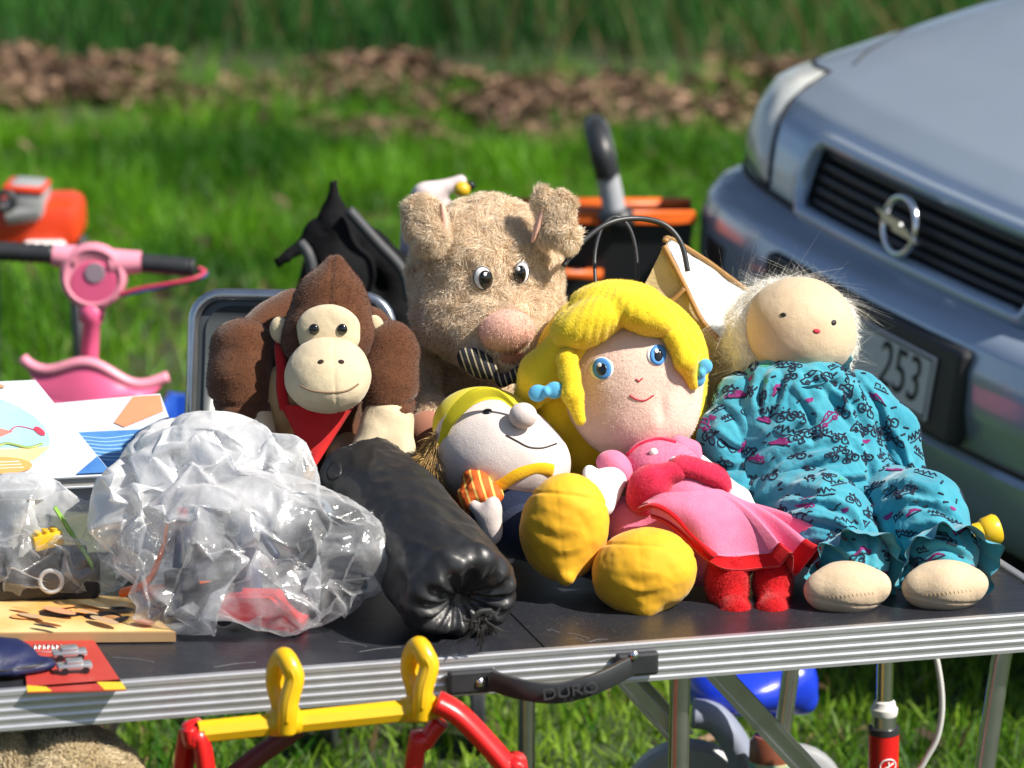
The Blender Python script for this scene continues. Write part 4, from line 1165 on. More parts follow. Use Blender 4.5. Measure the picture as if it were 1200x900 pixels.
s1 = strands(V, Q, N, 9000, .010, .00035, lean=1.1, swirl=60, grav=.2, curl=1.0, seed=61)
s2 = strands(V, Q, N, 2800, .020, .00017, lean=1.3, swirl=45, grav=.1, curl=2.2, mask=lambda c: np.where(c[:, 0] < W(985, 370, 4.66)[0], 1.0, .12), seed=62, segs=6)
A_, B2, mi_ = cat((V, Q), s1[:2], s2[:2]); mk("hair", A_, B2, m_wool, head, attr=np.r_[np.full(len(V), .5), s1[2], s2[2]])
# pyjamas
def foldR(v):
    v = np.array(v, float) / np.linalg.norm(v); x = np.cross(v, (0, 1., 0)); x /= np.linalg.norm(x); return np.stack([x, np.cross(v, x), v], 1)
FR1, FR2 = foldR((.55, -.2, -.8)), foldR((-.5, -.2, -.85))
def pf_(V):
    w = V + .010 * np.stack([vnoise(V, 14, 21 + i) for i in range(3)], 1)
    m = .5 + .5 * np.clip(vnoise(V, 8, 77) * 1.6, -1, 1)
    return .0105 * (worley(w, .042, 5, FR1, (1, 1, 2.4)) * m + worley(w, .040, 15, FR2, (1, 1, 2.4)) * (1 - m)) + .0030 * worley(w, .018, 25, FR1, (1, 1, 2.0)) + .0012 * fbm(V, 40, 2, 4)
def pfold(V):
    t = V - W(945, 436, 4.60)
    g = np.exp(-((t[:, 2] + .012) / .022) ** 2)
    return pf_(V) + .0022 * g * np.sin(V[:, 0] * 230 + 2 * vnoise(V, 20, 5))
tor = U(.03, E(940, 500, 4.585, 92, 74, 62, -10), E(975, 560, 4.545, 90, 58, 62, -20), E(935, 450, 4.60, 62, 30, 46), E(915, 555, 4.56, 62, 60, 56))
def base_surf(d): return Surf(*surfnet(d, .006)[:2])
fA = drawn(base_surf(tor), [[(872, 446), (862, 462), (852, 484)], [(893, 442), (888, 458), (890, 478)], [(950, 442), (978, 468), (1000, 505)], [(972, 440), (1004, 474), (1018, 530)], [(915, 442), (912, 460), (905, 480)],
    [(884, 530), (925, 507), (962, 496)], [(902, 572), (955, 547), (1008, 538)], [(890, 556), (930, 530), (985, 520)], [(898, 596), (950, 570), (1018, 563), (1040, 548)], [(1000, 520), (1020, 545), (1025, 575)], [(930, 462), (950, 490), (955, 520)]], .0085, .0075)
top, tsf = soft("top", tor, .0027, m_teal, pj, disp=lambda V: pfold(V) + fA(V))
parts = [(tsf, top, 70)]
la = U(.018, C(868, 468, 4.595, 32, 852, 515, 4.565, 33), C(852, 515, 4.565, 33, 866, 580, 4.53, 26), C(866, 580, 4.53, 26, 886, 618, 4.51, 20))
fD = drawn(base_surf(la), [[(845, 475), (862, 490), (872, 515)], [(838, 510), (858, 525), (876, 528)], [(842, 545), (862, 550), (882, 540)], [(850, 575), (872, 580), (890, 566)]], .007, .006)
a1, f1 = soft("sleeve", la, .0027, m_teal, pj, disp=lambda V: pf_(V) + fD(V)); parts.append((f1, a1, 22))
ra = U(.018, C(1010, 462, 4.60, 30, 1048, 505, 4.58, 28), C(1048, 505, 4.58, 28, 1066, 560, 4.55, 20))
fE = drawn(base_surf(ra), [[(1010, 450), (1030, 480), (1040, 520)], [(1000, 470), (1022, 500), (1030, 545)], [(1040, 505), (1055, 530), (1068, 570)], [(1045, 545), (1060, 550), (1075, 545)]], .007, .006)
a2, f2 = soft("sleeve", ra, .0027, m_teal, pj, disp=lambda V: pf_(V) + fE(V)); parts.append((f2, a2, 18))
ll = U(.02, C(925, 590, 4.53, 58, 968, 612, 4.455, 52), C(968, 612, 4.455, 52, 1003, 655, 4.40, 38))
fB = drawn(base_surf(ll), [[(905, 602), (950, 588), (996, 604), (1018, 640)], [(900, 625), (940, 612), (985, 622), (1005, 650)], [(935, 645), (962, 640), (990, 655)], [(1012, 600), (1020, 630), (1018, 660)], [(890, 590), (920, 575), (960, 578)]], .008, .0070)
l1, g1 = soft("trouser_leg", ll, .0027, m_teal, pj, disp=lambda V: pf_(V) + fB(V)); parts.append((g1, l1, 34))
rl = U(.02, C(1040, 592, 4.52, 50, 1080, 606, 4.455, 50), C(1080, 606, 4.455, 50, 1106, 650, 4.405, 40))
fC = drawn(base_surf(rl), [[(1040, 600), (1075, 590), (1115, 606), (1138, 640)], [(1058, 632), (1088, 620), (1120, 632)], [(1044, 612), (1052, 640), (1070, 660)], [(1080, 650), (1105, 642), (1135, 655)], [(1030, 582), (1055, 570), (1090, 580)]], .008, .0070)
l2, g2 = soft("trouser_leg", rl, .0027, m_teal, pj, disp=lambda V: pf_(V) + fC(V)); parts.append((g2, l2, 30))
# frilled cuffs
def frill(name, c, axis, r0, r1, L, waves, amp, par, seed, up=(0, 0, 1)):
    rng = np.random.default_rng(seed); axis = np.array(axis, float); axis /= np.linalg.norm(axis)
    x = np.cross(axis, up); x /= np.linalg.norm(x); y = np.cross(axis, x)
    n, m = 150, 9; V = []; p1, p2 = rng.uniform(0, 6, 2)
    for i in range(m):
        t = i / (m - 1)
        for k in range(n):
            a = 2 * math.pi * k / n
            w = amp * t * (math.sin(waves * a + p1 + 1.2 * math.sin(2 * a + p2)) + .5 * math.sin(waves * 1.7 * a + p2))
            r = r0 + (r1 - r0) * t + w
            V.append(np.array(c) + axis * (L * t + .35 * w * math.cos(3 * a)) + r * (math.cos(a) * x + math.sin(a) * y))
    V = np.array(V); q = len(V); F = grid_faces(m, n, True)
    V2 = V - np.repeat(np.array([[1.0]]), q, 0) * axis * .0016 + (np.array(c) - V) / np.linalg.norm(np.array(c) - V, axis=1, keepdims=True) * .0014
    s0 = [[k, k + q, (k + 1) % n + q, (k + 1) % n] for k in range(n)]; b = (m - 1) * n
    s1 = [[b + k, b + (k + 1) % n, b + (k + 1) % n + q, b + k + q] for k in range(n)]
    return mk(name, np.concatenate([V, V2]), np.concatenate([F, F[:, ::-1] + q, np.array(s0 + s1)]), m_teal, par)
px = mpp(1000, 650, 4.4)
frill("cuff", W(998, 654, 4.405), W(1012, 690, 4.34) - W(996, 650, 4.41), 40 * px, 58 * px, .034, 8, .0062, l1, 3)
frill("cuff", W(1106, 648, 4.410), W(1120, 684, 4.35) - W(1106, 648, 4.41), 43 * px, 60 * px, .033, 8, .0062, l2, 4)
frill("collar", W(940, 437, 4.60), W(938, 420, 4.60) - W(940, 437, 4.60) + np.array([0, -.004, 0]), 52 * px, 62 * px, .011, 9, .0016, top, 5, up=(0, 1, 0))
for (u, v, Y, ru, rv, ro) in ((993, 690, 4.345, 50, 31, 4), (1107, 687, 4.355, 49, 30, 3)):
    d = U(.014, E(u, v, Y, ru * .9, rv, 40, ro), C(u - ru * .3, v, Y, rv * .75, u + ru * .74, v - 3, Y - .01, 14), C(u, v, Y, rv * .7, u - ru * .66, v + 2, Y - .01, 17))
    sm = seam(W(u, v + 9, Y), (.12, 0, 1), .0012, .0014)
    ft, fsf = soft("foot", d, .0022, m_knit, pj, disp=lambda V: sm(V) * (V[:, 1] < Y - .01) + .0008 * fbm(V, 30, 2, 6))
    rng = np.random.default_rng(int(u)); mb = MB()
    for k in range(13):
        uu = u - 26 + k * 4.6; vv = v + 11 - k * .5
        mb.tube([fsf.hit(uu, vv - 1.5)[0], fsf.hit(uu + 1.5, vv + 1.6)[0]], .0005, 5)
    mb.out("stitching", m_tan, ft)
# printed pattern: little cars, bicycles, dashes, scribbles
def circle2(cx, cy, r, n=12): return [(cx + r * math.cos(a), cy + r * math.sin(a)) for a in np.linspace(0, 2 * math.pi, n + 1)]
def motif(kind, rng):
    if kind == 0:   # car outline
        return [[(-11, 0), (-11, 4), (-6, 5), (-3, 9), (5, 9), (8, 5), (11, 4), (11, 0), (-11, 0)], circle2(-6, 0, 2), circle2(6, 0, 2), [(-5, 5), (7, 5)], [(1, 5), (1, 9)]], []
    if kind == 1:   # bicycle
        return [circle2(-4.5, 0, 3.4), circle2(4.5, 0, 3.4), [(-4.5, 0), (-2, 5), (3, 5), (0, 0), (-4.5, 0)], [(4.5, 0), (2.6, 7), (4.6, 7.4)], [(-3, 6), (-1, 6)]], []
    if kind == 2:   # dashes
        return [[(-3, 0), (1.5, 1)]], []
    if kind == 3:   # scribble
        return [[(-9, 0), (-7, 4), (-5, -1), (-3, 4), (-1, -2), (1, 4), (4, 0), (6, 3), (9, 0)], [(-8, -3), (-2, -4), (5, -3), (8, -4)]], []
    if kind == 4:   # filled car
        return [[(-8, 0), (9, 0)]], [[(-9, 0), (-9, 3.5), (-4, 4), (-2, 7), (4, 7), (6, 4), (9, 3), (9, 0)]]
    if kind == 5:   # blob
        return [], [[(4 * math.cos(a) * (1 + .3 * math.sin(3 * a)), 3 * math.sin(a) * (1 + .3 * math.cos(2 * a))) for a in np.linspace(0, 6.28, 14)[:-1]]]
    return [[(-6, 0), (-6, 3), (-2, 3), (-2, 0)], [(0, 0), (2, 4), (4, 0)], [(-7, -2), (6, -2)]], []
def put_print(sf, par, n, seed):
    rng = np.random.default_rng(seed); V, Q = sf.V, sf.Q
    ctr = V[Q].mean(1); nrm = np.cross(V[Q[:, 2]] - V[Q[:, 0]], V[Q[:, 3]] - V[Q[:, 1]]); ar = np.linalg.norm(nrm, axis=1); nrm /= ar[:, None] + 1e-12
    wgt = ar * (nrm[:, 1] < .35); got = []
    out = {0: MB(), 1: MB(), 2: MB()}
    tries = 0
    while len(got) < n and tries < n * 30:
        tries += 1
        k = rng.choice(len(Q), p=wgt / wgt.sum()); c = ctr[k]
        kind = rng.choice([0, 1, 2, 3, 4, 5, 6], p=[.13, .20, .24, .15, .09, .09, .10])
        need = .006 if kind == 2 else .0135
        if any(np.linalg.norm(c - g) < (need + gn) * .55 for g, gn in got): continue
        got.append((c, need))
        nn = nrm[k]; ux = np.cross(nn, (0, .2, 1.)) * -1; ux /= np.linalg.norm(ux); a = rng.uniform(-.6, .9); uy = np.cross(nn, ux)
        ux, uy = ux * math.cos(a) + uy * math.sin(a), uy * math.cos(a) - ux * math.sin(a)
        sc = .00145 * rng.uniform(.8, 1.25)
        lines, fills = motif(kind, rng)
        col = 1 if kind in (4,) else (rng.choice([1, 2]) if kind == 5 else (1 if kind == 0 and rng.random() < .2 else 0))
        for ln in lines:
            L = np.array(ln, float); pts = []
            for i in range(len(L) - 1):
                mm = max(2, int(np.linalg.norm(L[i + 1] - L[i]) / 2.2) + 1)
                for t in np.linspace(0, 1, mm, endpoint=False): pts.append(L[i] * (1 - t) + L[i + 1] * t)
            pts.append(L[-1])
            P = []
            for q in pts:
                p, n2 = sf.near(c + (ux * q[0] + uy * q[1]) * sc); P.append(p + n2 * .0001)
            out[0 if kind != 0 else col].tube(P, .00115 if kind != 2 else .0015, 5, up=tuple(nn))
        for fl in fills:
            L = np.array(fl, float); cc = L.mean(0); VV = []; FF = []
            for r in (0.02, .35, .7, 1.0):
                for q in L:
                    w_ = cc + (q - cc) * r; p, n2 = sf.near(c + (ux * w_[0] + uy * w_[1]) * sc); VV.append(p + n2 * .0005)
            m_ = len(L)
            for r in range(3):
                for i in range(m_): FF.append([r * m_ + i, r * m_ + (i + 1) % m_, (r + 1) * m_ + (i + 1) % m_, (r + 1) * m_ + i])
            out[col].add(VV, FF)
    for k, m_ in ((0, m_print), (1, m_mag), (2, m_grn)):
        if out[k].n: out[k].out("printed_pattern", m_, par)
for k, (sf, par, n) in enumerate(parts): put_print(sf, par, int(n * 2.6), 70 + k)
# =================================================================== THINGS ON THE TABLE
def slab(pts4, t, mb=None):
    """box from a 4-point top outline (world) and thickness downwards"""
    mb = mb or MB(); P = np.array(pts4, float)
    return mb.prism(P, np.array([0, 0, -t]))
# ------------------------------------------------------------------ black rolled sack
m_vinyl = mat("black_vinyl", (.012, .013, .015), .42, var=(20, (.02, .02, .022), .3), bumps=[(30, .3, .006), (300, .08, .0006)], coat=.05)
m_cord = mat("black_cord", (.02, .021, .022), .7, attr=(.10, .11, .11), bump=(800, .4, .001))
sack = thing("rolled_sack", W(500, 660, 4.33), "shiny black vinyl carry sack, drawstring end pulled shut, lying before the plush ape", "sack")
pa, pb = W(424, 548, 4.46), W(549, 712, 4.175)
pa[2] = max(pa[2], ZT + .05); ax = (pb - pa) / np.linalg.norm(pb - pa)
xr = np.cross(ax, EZ); xr /= np.linalg.norm(xr); yr = np.cross(xr, ax)
Ls = np.linalg.norm(pb - pa)
def sackf(P):
    q = P - pa; t = q @ ax; x, y = q @ xr, q @ yr
    s = np.clip(t / Ls, -.3, 1.3)
    R = .056 + .019 * np.clip(s, 0, 1)
    # the far end is pressed flat, the near end rounds over and is gathered
    fl = np.clip((.30 - s) / .45, 0, 1)
    yy = y / (1 - .35 * fl); xx = x / (1 + .10 * fl)
    d = np.sqrt(xx ** 2 + yy ** 2) - R
    end = t - Ls; cap = np.sqrt(np.maximum(d + .03, 0) ** 2 + np.maximum(end + .03, 0) ** 2) - .03
    r = np.sqrt(x ** 2 + y ** 2) / R
    a = np.arctan2(y, x)
    dent = .030 * np.exp(-(r / .38) ** 2) * (t > Ls * .6)
    pl = .0042 * np.sin(a * 13 + 1.5 * np.sin(a * 2)) * np.exp(-((r - .5) / .38) ** 2) * np.clip((t - Ls + .045) / .03, 0, 1)
    back = -t - .0
    return np.maximum(cap + dent + pl, back) * .75
dS = D(sackf, np.minimum(pa, pb) - .10, np.maximum(pa, pb) + .10)
flr = D(lambda P: ZT + .004 - P[:, 2], (-9,) * 3, (9,) * 3)
dS = INT(.015, dS, flr)
so_, ssf = soft("cover", dS, .0028, m_vinyl, sack, disp=lambda V: .0085 * worley(V + .012 * np.stack([vnoise(V, 12, 40 + i) for i in range(3)], 1), .046, 8, np.stack([xr, yr, ax], 1), (1, 1, 3.0)) + .0028 * worley(V, .021, 9, np.stack([xr, yr, ax], 1), (1, 1, 1.6)) + .0012 * fbm(V, 45, 2, 5))
rng = np.random.default_rng(4); kc = W(562, 728, 4.098)
mb = MB(); tt = []
for k in range(26):
    a = rng.uniform(0, 6.28); d_ = xr * math.cos(a) + yr * math.sin(a)
    e = kc + d_ * rng.uniform(.012, .036) - EZ * rng.uniform(0, .022) + ax * rng.uniform(-.012, .006)
    e[2] = max(e[2], ZT + .004)
    mb.tube(spline([kc - ax * .012, kc + d_ * .008 + ax * .006, e], 5), rng.uniform(.0007, .0013), 6)
for k in range(3):
    a0 = rng.uniform(0, 6.28)
    mb.tube(spline([kc + (xr * math.cos(a0 + t) + yr * math.sin(a0 + t)) * .010 * (1 + .3 * t) + ax * .004 for t in np.linspace(0, 3.2, 5)], 5), .0021, 8)
mb.out("drawstring", m_cord, sack, smooth=True)
mk("corner_patch", *patch(ssf, circ(392, 552, 8, 12, -30), .001, .001, 3), m_vinyl, sack)

# ------------------------------------------------------------------ grey case behind, with the ape in it
m_grey = mat("grey_shell_plastic", (.055, .066, .075), .30, var=(12, (.075, .086, .096), .3), bump=(200, .06, .001))
m_lining = mat("slate_lining", (.13, .18, .25), .6, bump=(300, .2, .001))
case = thing("open_case", W(350, 560, 4.70), "open grey hard case with chrome edged lid standing up behind the plush ape", "case")
cb = W(350, 560, 4.70); cb = np.array([cb[0], 4.72, ZT])
MB().box(cb + EZ * .024, (.155, .145, .022), TR, .012).out("tray", m_grey, case, smooth=True)
MB().box(cb + EZ * .0475, (.145, .135, .004), TR, .003).out("lining", m_lining, case, smooth=True)
def rrect(hw, hh, r, n=7):
    out = []
    for (cx, cy, a0) in ((hw - r, hh - r, 0), (-hw + r, hh - r, 90), (-hw + r, -hh + r, 180), (hw - r, -hh + r, 270)):
        for t in np.linspace(0, 90, n): out.append((cx + r * math.cos(rad(a0 + t)), cy + r * math.sin(rad(a0 + t))))
    return out
lc = W(340, 440, 4.93); hw = 117 * mpp(340, 440, 4.93)
lo2 = rrect(hw, hw * .80, .04)
lidn = np.array([-.12, -1, .25]); lidn /= np.linalg.norm(lidn); lx = np.cross(EZ, lidn) * -1; lx = np.cross(lidn, EZ); lx /= np.linalg.norm(lx); lx = -lx if lx[0] < 0 else lx; ly = np.cross(lx, lidn) * -1; ly = ly if ly[2] > 0 else -ly
mbl = MB(); P0 = [lc + lx * x + ly * y for x, y in lo2]; mbl.prism([p - lidn * .03 for p in P0], lidn * .022)
lid = mbl.out("lid", m_grey, case, smooth=True)
mk("lid_edge", *tube(P0, .0085, 12, closed=True), m_tube, lid)
mk("lid_lining", *(lambda m: (np.concatenate(m.V), m.F))(MB().prism([lc + lx * x * .88 + ly * y * .86 - lidn * .008 for x, y in lo2], lidn * .003)), m_grey, lid)

# ------------------------------------------------------------------ cream bag with tan piping
m_bag = mat("cream_fleece", (.66, .54, .32), .95, sheen=.3, var=(14, (.56, .44, .22), .3), bumps=[(70, .6, .006), (500, .3, .0012)], trans=.12)
m_pipe = mat("tan_piping", (.40, .22, .075), .6, var=(120, (.30, .16, .05), .3), bump=(700, .4, .001))
m_paper = mat("white_tissue", (.78, .78, .76), .8, bumps=[(30, .5, .012)], trans=.25)
bag = thing("cream_bag", W(800, 600, 4.76), "cream fleece handbag with tan piping and thin black handles, behind the two dolls", "bag")
def sheet(rows, thick, name, m, par, amp=.004, sc=20, seed=1):
    rows = np.array(rows); a, b = rows.shape[:2]; V = rows.reshape(-1, 3); V = V + np.array([.1, -1, .1]) * (amp * fbm(V, sc, 3, seed))[:, None]
    q = len(V); F = grid_faces(a, b); V2 = V + np.array([0, thick, 0])
    per = list(range(b)) + [i * b + b - 1 for i in range(1, a)] + [(a - 1) * b + k for k in range(b - 2, -1, -1)] + [i * b for i in range(a - 2, 0, -1)]
    side = [[per[i], per[(i + 1) % len(per)], per[(i + 1) % len(per)] + q, per[i] + q] for i in range(len(per))]
    return mk(name, np.concatenate([V, V2]), np.concatenate([F, F[:, ::-1] + q, np.array(side)]), m, par)
def blend(L, Rr, n=24):
    return [[np.array(a) * (1 - t) + np.array(b) * t for t in np.linspace(0, 1, n)] for a, b in zip(L, Rr)]
Lf = resample(np.array([W(776, 292, 4.705), W(758, 330, 4.70), W(742, 352, 4.70), W(722, 400, 4.70), W(700, 480, 4.70), W(690, 600, 4.70)]), 30)
Rt = resample(np.array([W(781, 286, 4.705), W(801, 330, 4.705), W(824, 378, 4.70), W(850, 402, 4.70), W(880, 470, 4.70), W(885, 600, 4.70)]), 30)
fp_ = sheet(blend(Lf, Rt), .006, "front_panel", m_bag, bag, .004, 22, 5)
Lb = resample(np.array([W(781, 284, 4.71), W(801, 330, 4.712), W(824, 378, 4.71), W(850, 402, 4.71), W(870, 470, 4.71)]), 24)
Rb = resample(np.array([W(787, 280, 4.80), W(825, 305, 4.84), W(858, 330, 4.87), W(890, 352, 4.89), W(905, 440, 4.89)]), 24)
sheet(blend(Lb, Rb), .004, "inner_lining", m_paper, bag, .012, 16, 8)
sheet(blend(resample(np.array([W(784, 279, 4.82), W(770, 400, 4.84), W(760, 600, 4.84)]), 24), resample(np.array([W(896, 352, 4.92), W(915, 440, 4.90), W(920, 600, 4.88)]), 24)), .006, "back_panel", m_bag, bag, .003, 20, 9)
mk("piping", *tube(spline([W(778, 288, 4.70), W(800, 330, 4.698), W(823, 376, 4.695), W(850, 404, 4.695)], 8), .0052, 8, flat=.7), m_pipe, bag)
mk("piping", *tube(spline([W(780, 282, 4.70), W(786, 280, 4.79), W(825, 304, 4.835), W(858, 328, 4.865), W(890, 351, 4.885)], 8), .0045, 8, flat=.7), m_pipe, bag)
mk("piping", *tube(spline([W(802, 338, 4.694), W(788, 352, 4.692), W(772, 362, 4.69)], 6), .0055, 8, flat=.6), m_pipe, bag)
mk("piping", *tube(spline([W(733, 334, 4.71), W(748, 336, 4.70), W(752, 352, 4.70)], 6), .0060, 8, flat=.6), m_pipe, bag)
mk("handle", *tube(spline([W(660, 312, 4.66), W(682, 284, 4.68), W(712, 262, 4.70), (W(745, 256, 4.72)), W(778, 263, 4.725), W(798, 285, 4.72), W(806, 318, 4.71)], 8), .0036, 10), m_blk, bag)
mk("handle", *tube(spline([W(699, 345, 4.73), W(697, 300, 4.76), W(706, 266, 4.78), W(722, 254, 4.79), W(738, 268, 4.79), W(746, 300, 4.78), W(747, 345, 4.76)], 8), .0024, 10), m_blk, bag)

# ------------------------------------------------------------------ clear plastic bags and what is in them
def film(name, tint, base_fac):
    m = bpy.data.materials.new(name); m.use_nodes = True; N, L = m.node_tree.nodes, m.node_tree.links
    out = N["Material Output"]; N.remove(N["Principled BSDF"])
    tc = N.new("ShaderNodeTexCoord")
    n1 = N.new("ShaderNodeTexNoise"); n1.inputs["Scale"].default_value = 9; n1.inputs["Detail"].default_value = 6; n1.inputs["Distortion"].default_value = 1.5
    n2 = N.new("ShaderNodeTexNoise"); n2.inputs["Scale"].default_value = 60; n2.inputs["Detail"].default_value = 6; n2.inputs["Distortion"].default_value = 2.5
    L.new(tc.outputs["Object"], n1.inputs[0]); L.new(tc.outputs["Object"], n2.inputs[0])
    r = N.new("ShaderNodeValToRGB"); r.color_ramp.elements[0].position = .40; r.color_ramp.elements[1].position = .68
    r.color_ramp.elements[0].color = (base_fac,) * 3 + (1,); r.color_ramp.elements[1].color = (min(.85, base_fac + .32),) * 3 + (1,)
    L.new(n1.outputs[0], r.inputs[0])
    lw = N.new("ShaderNodeLayerWeight"); lw.inputs[0].default_value = .35
    ad = N.new("ShaderNodeMath"); ad.operation = 'MULTIPLY_ADD'; ad.inputs[1].default_value = .34
    at = N.new("ShaderNodeAttribute"); at.attribute_name = "tint"
    ad2 = N.new("ShaderNodeMath"); ad2.operation = 'MULTIPLY_ADD'; ad2.inputs[1].default_value = .55; L.new(at.outputs["Fac"], ad2.inputs[0]); L.new(r.outputs[0], ad2.inputs[2])
    L.new(lw.outputs["Facing"], ad.inputs[0]); L.new(ad2.outputs[0], ad.inputs[2]); ad.use_clamp = True
    b1 = N.new("ShaderNodeBump"); b1.inputs["Strength"].default_value = .30; b1.inputs["Distance"].default_value = .003; L.new(n2.outputs[0], b1.inputs["Height"])
    df = N.new("ShaderNodeBsdfDiffuse"); df.inputs[0].default_value = (*tint, 1)
    tl = N.new("ShaderNodeBsdfTranslucent"); tl.inputs[0].default_value = (*tint, 1)
    gl = N.new("ShaderNodeBsdfGlossy"); gl.inputs["Roughness"].default_value = .14
    for x in (df, tl, gl): L.new(b1.outputs[0], x.inputs["Normal"])
    tr = N.new("ShaderNodeBsdfTransparent"); tr.inputs[0].default_value = (.96, .97, .98, 1)
    m1 = N.new("ShaderNodeMixShader"); m1.inputs[0].default_value = .45; L.new(df.outputs[0], m1.inputs[1]); L.new(tl.outputs[0], m1.inputs[2])
    m2 = N.new("ShaderNodeMixShader"); m2.inputs[0].default_value = .22; L.new(m1.outputs[0], m2.inputs[1]); L.new(gl.outputs[0], m2.inputs[2])
    m3 = N.new("ShaderNodeMixShader"); L.new(ad.outputs[0], m3.inputs[0]); L.new(tr.outputs[0], m3.inputs[1]); L.new(m2.outputs[0], m3.inputs[2])
    L.new(m3.outputs[0], out.inputs[0]); return m
m_film = film("clear_film", (.92, .94, .97), .09)
flr2 = D(lambda P: ZT + .003 - P[:, 2], (-9,) * 3, (9,) * 3)
def crumple(s, slope, n=20, lo=.030, hi=.17):
    """kinks along straight creases: flat facets that meet sharply, as in crushed film"""
    rg = np.random.default_rng(s); ks = []
    for i in range(n):
        lam = lo * (hi / lo) ** (i / (n - 1)); d_ = rg.normal(0, 1, 3) * [1, .7, .5] + np.array([.25, 0, .12]); d_ /= np.linalg.norm(d_)
        ks.append((d_, lam, rg.random(), rg.normal(0, 1, 3)))
    def f(V, N):
        w = V + .007 * np.stack([vnoise(V, 6, s + i) for i in range(3)], 1)
        out = np.zeros_like(V)
        for d_, lam, ph, m in ks:
            t = (w @ d_) / lam + ph; g = np.clip(.2 + 1.1 * vnoise(V, .55 / lam, s + int(ph * 99)), 0, 1)
            out += (N * .85 + .30 * m) * ((np.abs(t - np.floor(t) - .5) * 4 - 1) * g * slope * lam / 4 / max(.3, np.linalg.norm(d_)))[:, None]
        return out
    return f
def film_bag(d, h, levels, thick, m, par, layer, seed):
    V, Q = buckle(d, h, levels, thick, seed, ZT + .002)
    V = relax(V, Q, .35, 1)
    return mk("film", V, Q, m, par, attr=layer(V))
pbag = thing("plastic_bag", W(285, 690, 4.30), "large crumpled clear plastic bag of toys, standing beside the black sack", "bag")
d = INT(.01, U(.035, E(245, 562, 4.37, 112, 80, 80, 0), E(290, 640, 4.28, 140, 90, 88), E(398, 655, 4.27, 62, 62, 60), E(180, 615, 4.33, 66, 72, 66), E(265, 708, 4.225, 118, 52, 52), E(335, 715, 4.225, 60, 44, 50), E(330, 560, 4.38, 44, 48, 50), C(400, 640, 4.26, 40, 455, 655, 4.25, 16), C(130, 590, 4.31, 34, 112, 610, 4.30, 16)), flr2)
zt0 = W(300, 640, 4.25)[2]
film_bag(d, .027, [(1.20, 140), (1.075, 80), (1.035, 50), (1.02, 30)], .032, m_film, pbag, lambda V: np.clip((V[:, 2] - zt0 + .012 * 0 - .25 * (V[:, 0] - W(260, 600, 4.3)[0])) / .075 + .5 * vnoise(V, 14, 5) + .25 * vnoise(V, 40, 6), 0, 1), 3)
pbag2 = thing("plastic_bag", W(60, 690, 4.36), "small clear plastic bag of gadgets at the left end of the table", "bag")
d = INT(.01, U(.03, E(50, 650, 4.37, 105, 58, 70), E(20, 600, 4.40, 70, 48, 60), E(120, 640, 4.38, 45, 50, 50), E(-30, 660, 4.36, 80, 50, 70)), flr2)
film_bag(d, .024, [(1.19, 140), (1.07, 80), (1.035, 50), (1.02, 30)], .026, m_film, pbag2, lambda V: np.clip((V[:, 2] - W(50, 610, 4.35)[2]) / .05 + .6 * vnoise(V, 14, 7), 0, .8), 5)
# contents
def solid(name, label, cat_, build, m, base):
    mb = MB(); build(mb); o = mb.out(name, m, None, smooth=True, base=np.array(base)); return tag(o, label, cat_)
m_cred = plastic("toy_red", (.62, .022, .030)); m_cor = plastic("toy_orange", (.70, .14, .02)); m_cdk = plastic("toy_black", (.012, .013, .018), .4)
m_cyel = plastic("toy_yellow", (.74, .46, .02)); m_cgrn = plastic("toy_green", (.22, .42, .06)); m_khk = plastic("toy_khaki", (.34, .25, .10), .6); m_cnavy = plastic("toy_navy", (.03, .045, .10), .5)
c = W(312, 722, 4.245); c[2] = ZT + .026
R1 = rotm(yaw=-12, roll=-8)
solid("toy_block", "red wedge shaped toy block at the bottom of the large plastic bag", "toy", lambda m: m.prism([c + R1 @ np.array(q) for q in ((-.052, -.03, -.016), (.05, -.03, -.018), (.052, -.03, -.004), (.01, -.03, .020), (-.045, -.03, .010))], R1 @ np.array([0, .045, 0])), m_cred, c)
c2 = W(178, 668, 4.27)
solid("toy_wing", "orange and red pointed toy in the left side of the large plastic bag", "toy", lambda m: (m.tube(spline([c2 + [-.035, 0, -.028], c2 + [-.005, -.01, -.012], c2 + [.012, 0, .022], c2 + [.018, .01, .055]], 6), np.linspace(.012, .004, 19), 8, flat=.5), m.tube([c2 + [-.01, 0, -.03], c2 + [.04, .0, -.022], c2 + [.075, .01, -.02]], [.01, .008, .004], 8)), m_cor, c2)
mk_ = thing("marker_pen", W(213, 625, 4.27), "dark marker pen with red cap standing in the large plastic bag", "pen")
mk("barrel", *tube([W(208, 665, 4.27), W(213, 608, 4.275)], .0062, 10), m_cnavy, mk_)
mk("cap", *tube([W(213, 608, 4.275), W(214, 595, 4.277)], .0066, 10), m_cred, mk_)
fg_ = thing("toy_figure", W(292, 660, 4.28), "small navy toy figure with khaki hair inside the large plastic bag", "toy figure")
soft("body", U(.008, C(296, 610, 4.285, 13, 290, 670, 4.28, 17), C(290, 670, 4.28, 9, 280, 705, 4.27, 8), C(294, 670, 4.28, 9, 304, 705, 4.27, 8), C(300, 620, 4.28, 7, 322, 650, 4.27, 6)), .003, m_cnavy, fg_)
soft("head", E(286, 596, 4.285, 14, 16, 13), .003, m_khk, fg_)
c3 = W(235, 712, 4.26); c3[2] = ZT + .03
solid("toy_truck", "dark toy truck lying in the bottom of the large plastic bag", "toy", lambda m: (m.box(c3, (.05, .022, .016), rotm(yaw=10, roll=6), .004), m.box(c3 + [-.022, 0, .022], (.02, .02, .012), rotm(yaw=10, roll=6), .004), [m.lathe(c3 + [x, -.026, -.014], (0, -1, 0), [(0, .012), (.006, .011)], 14) for x in (-.03, .03)]), m_cdk, c3)
c4 = W(385, 690, 4.25); c4[2] = ZT + .032
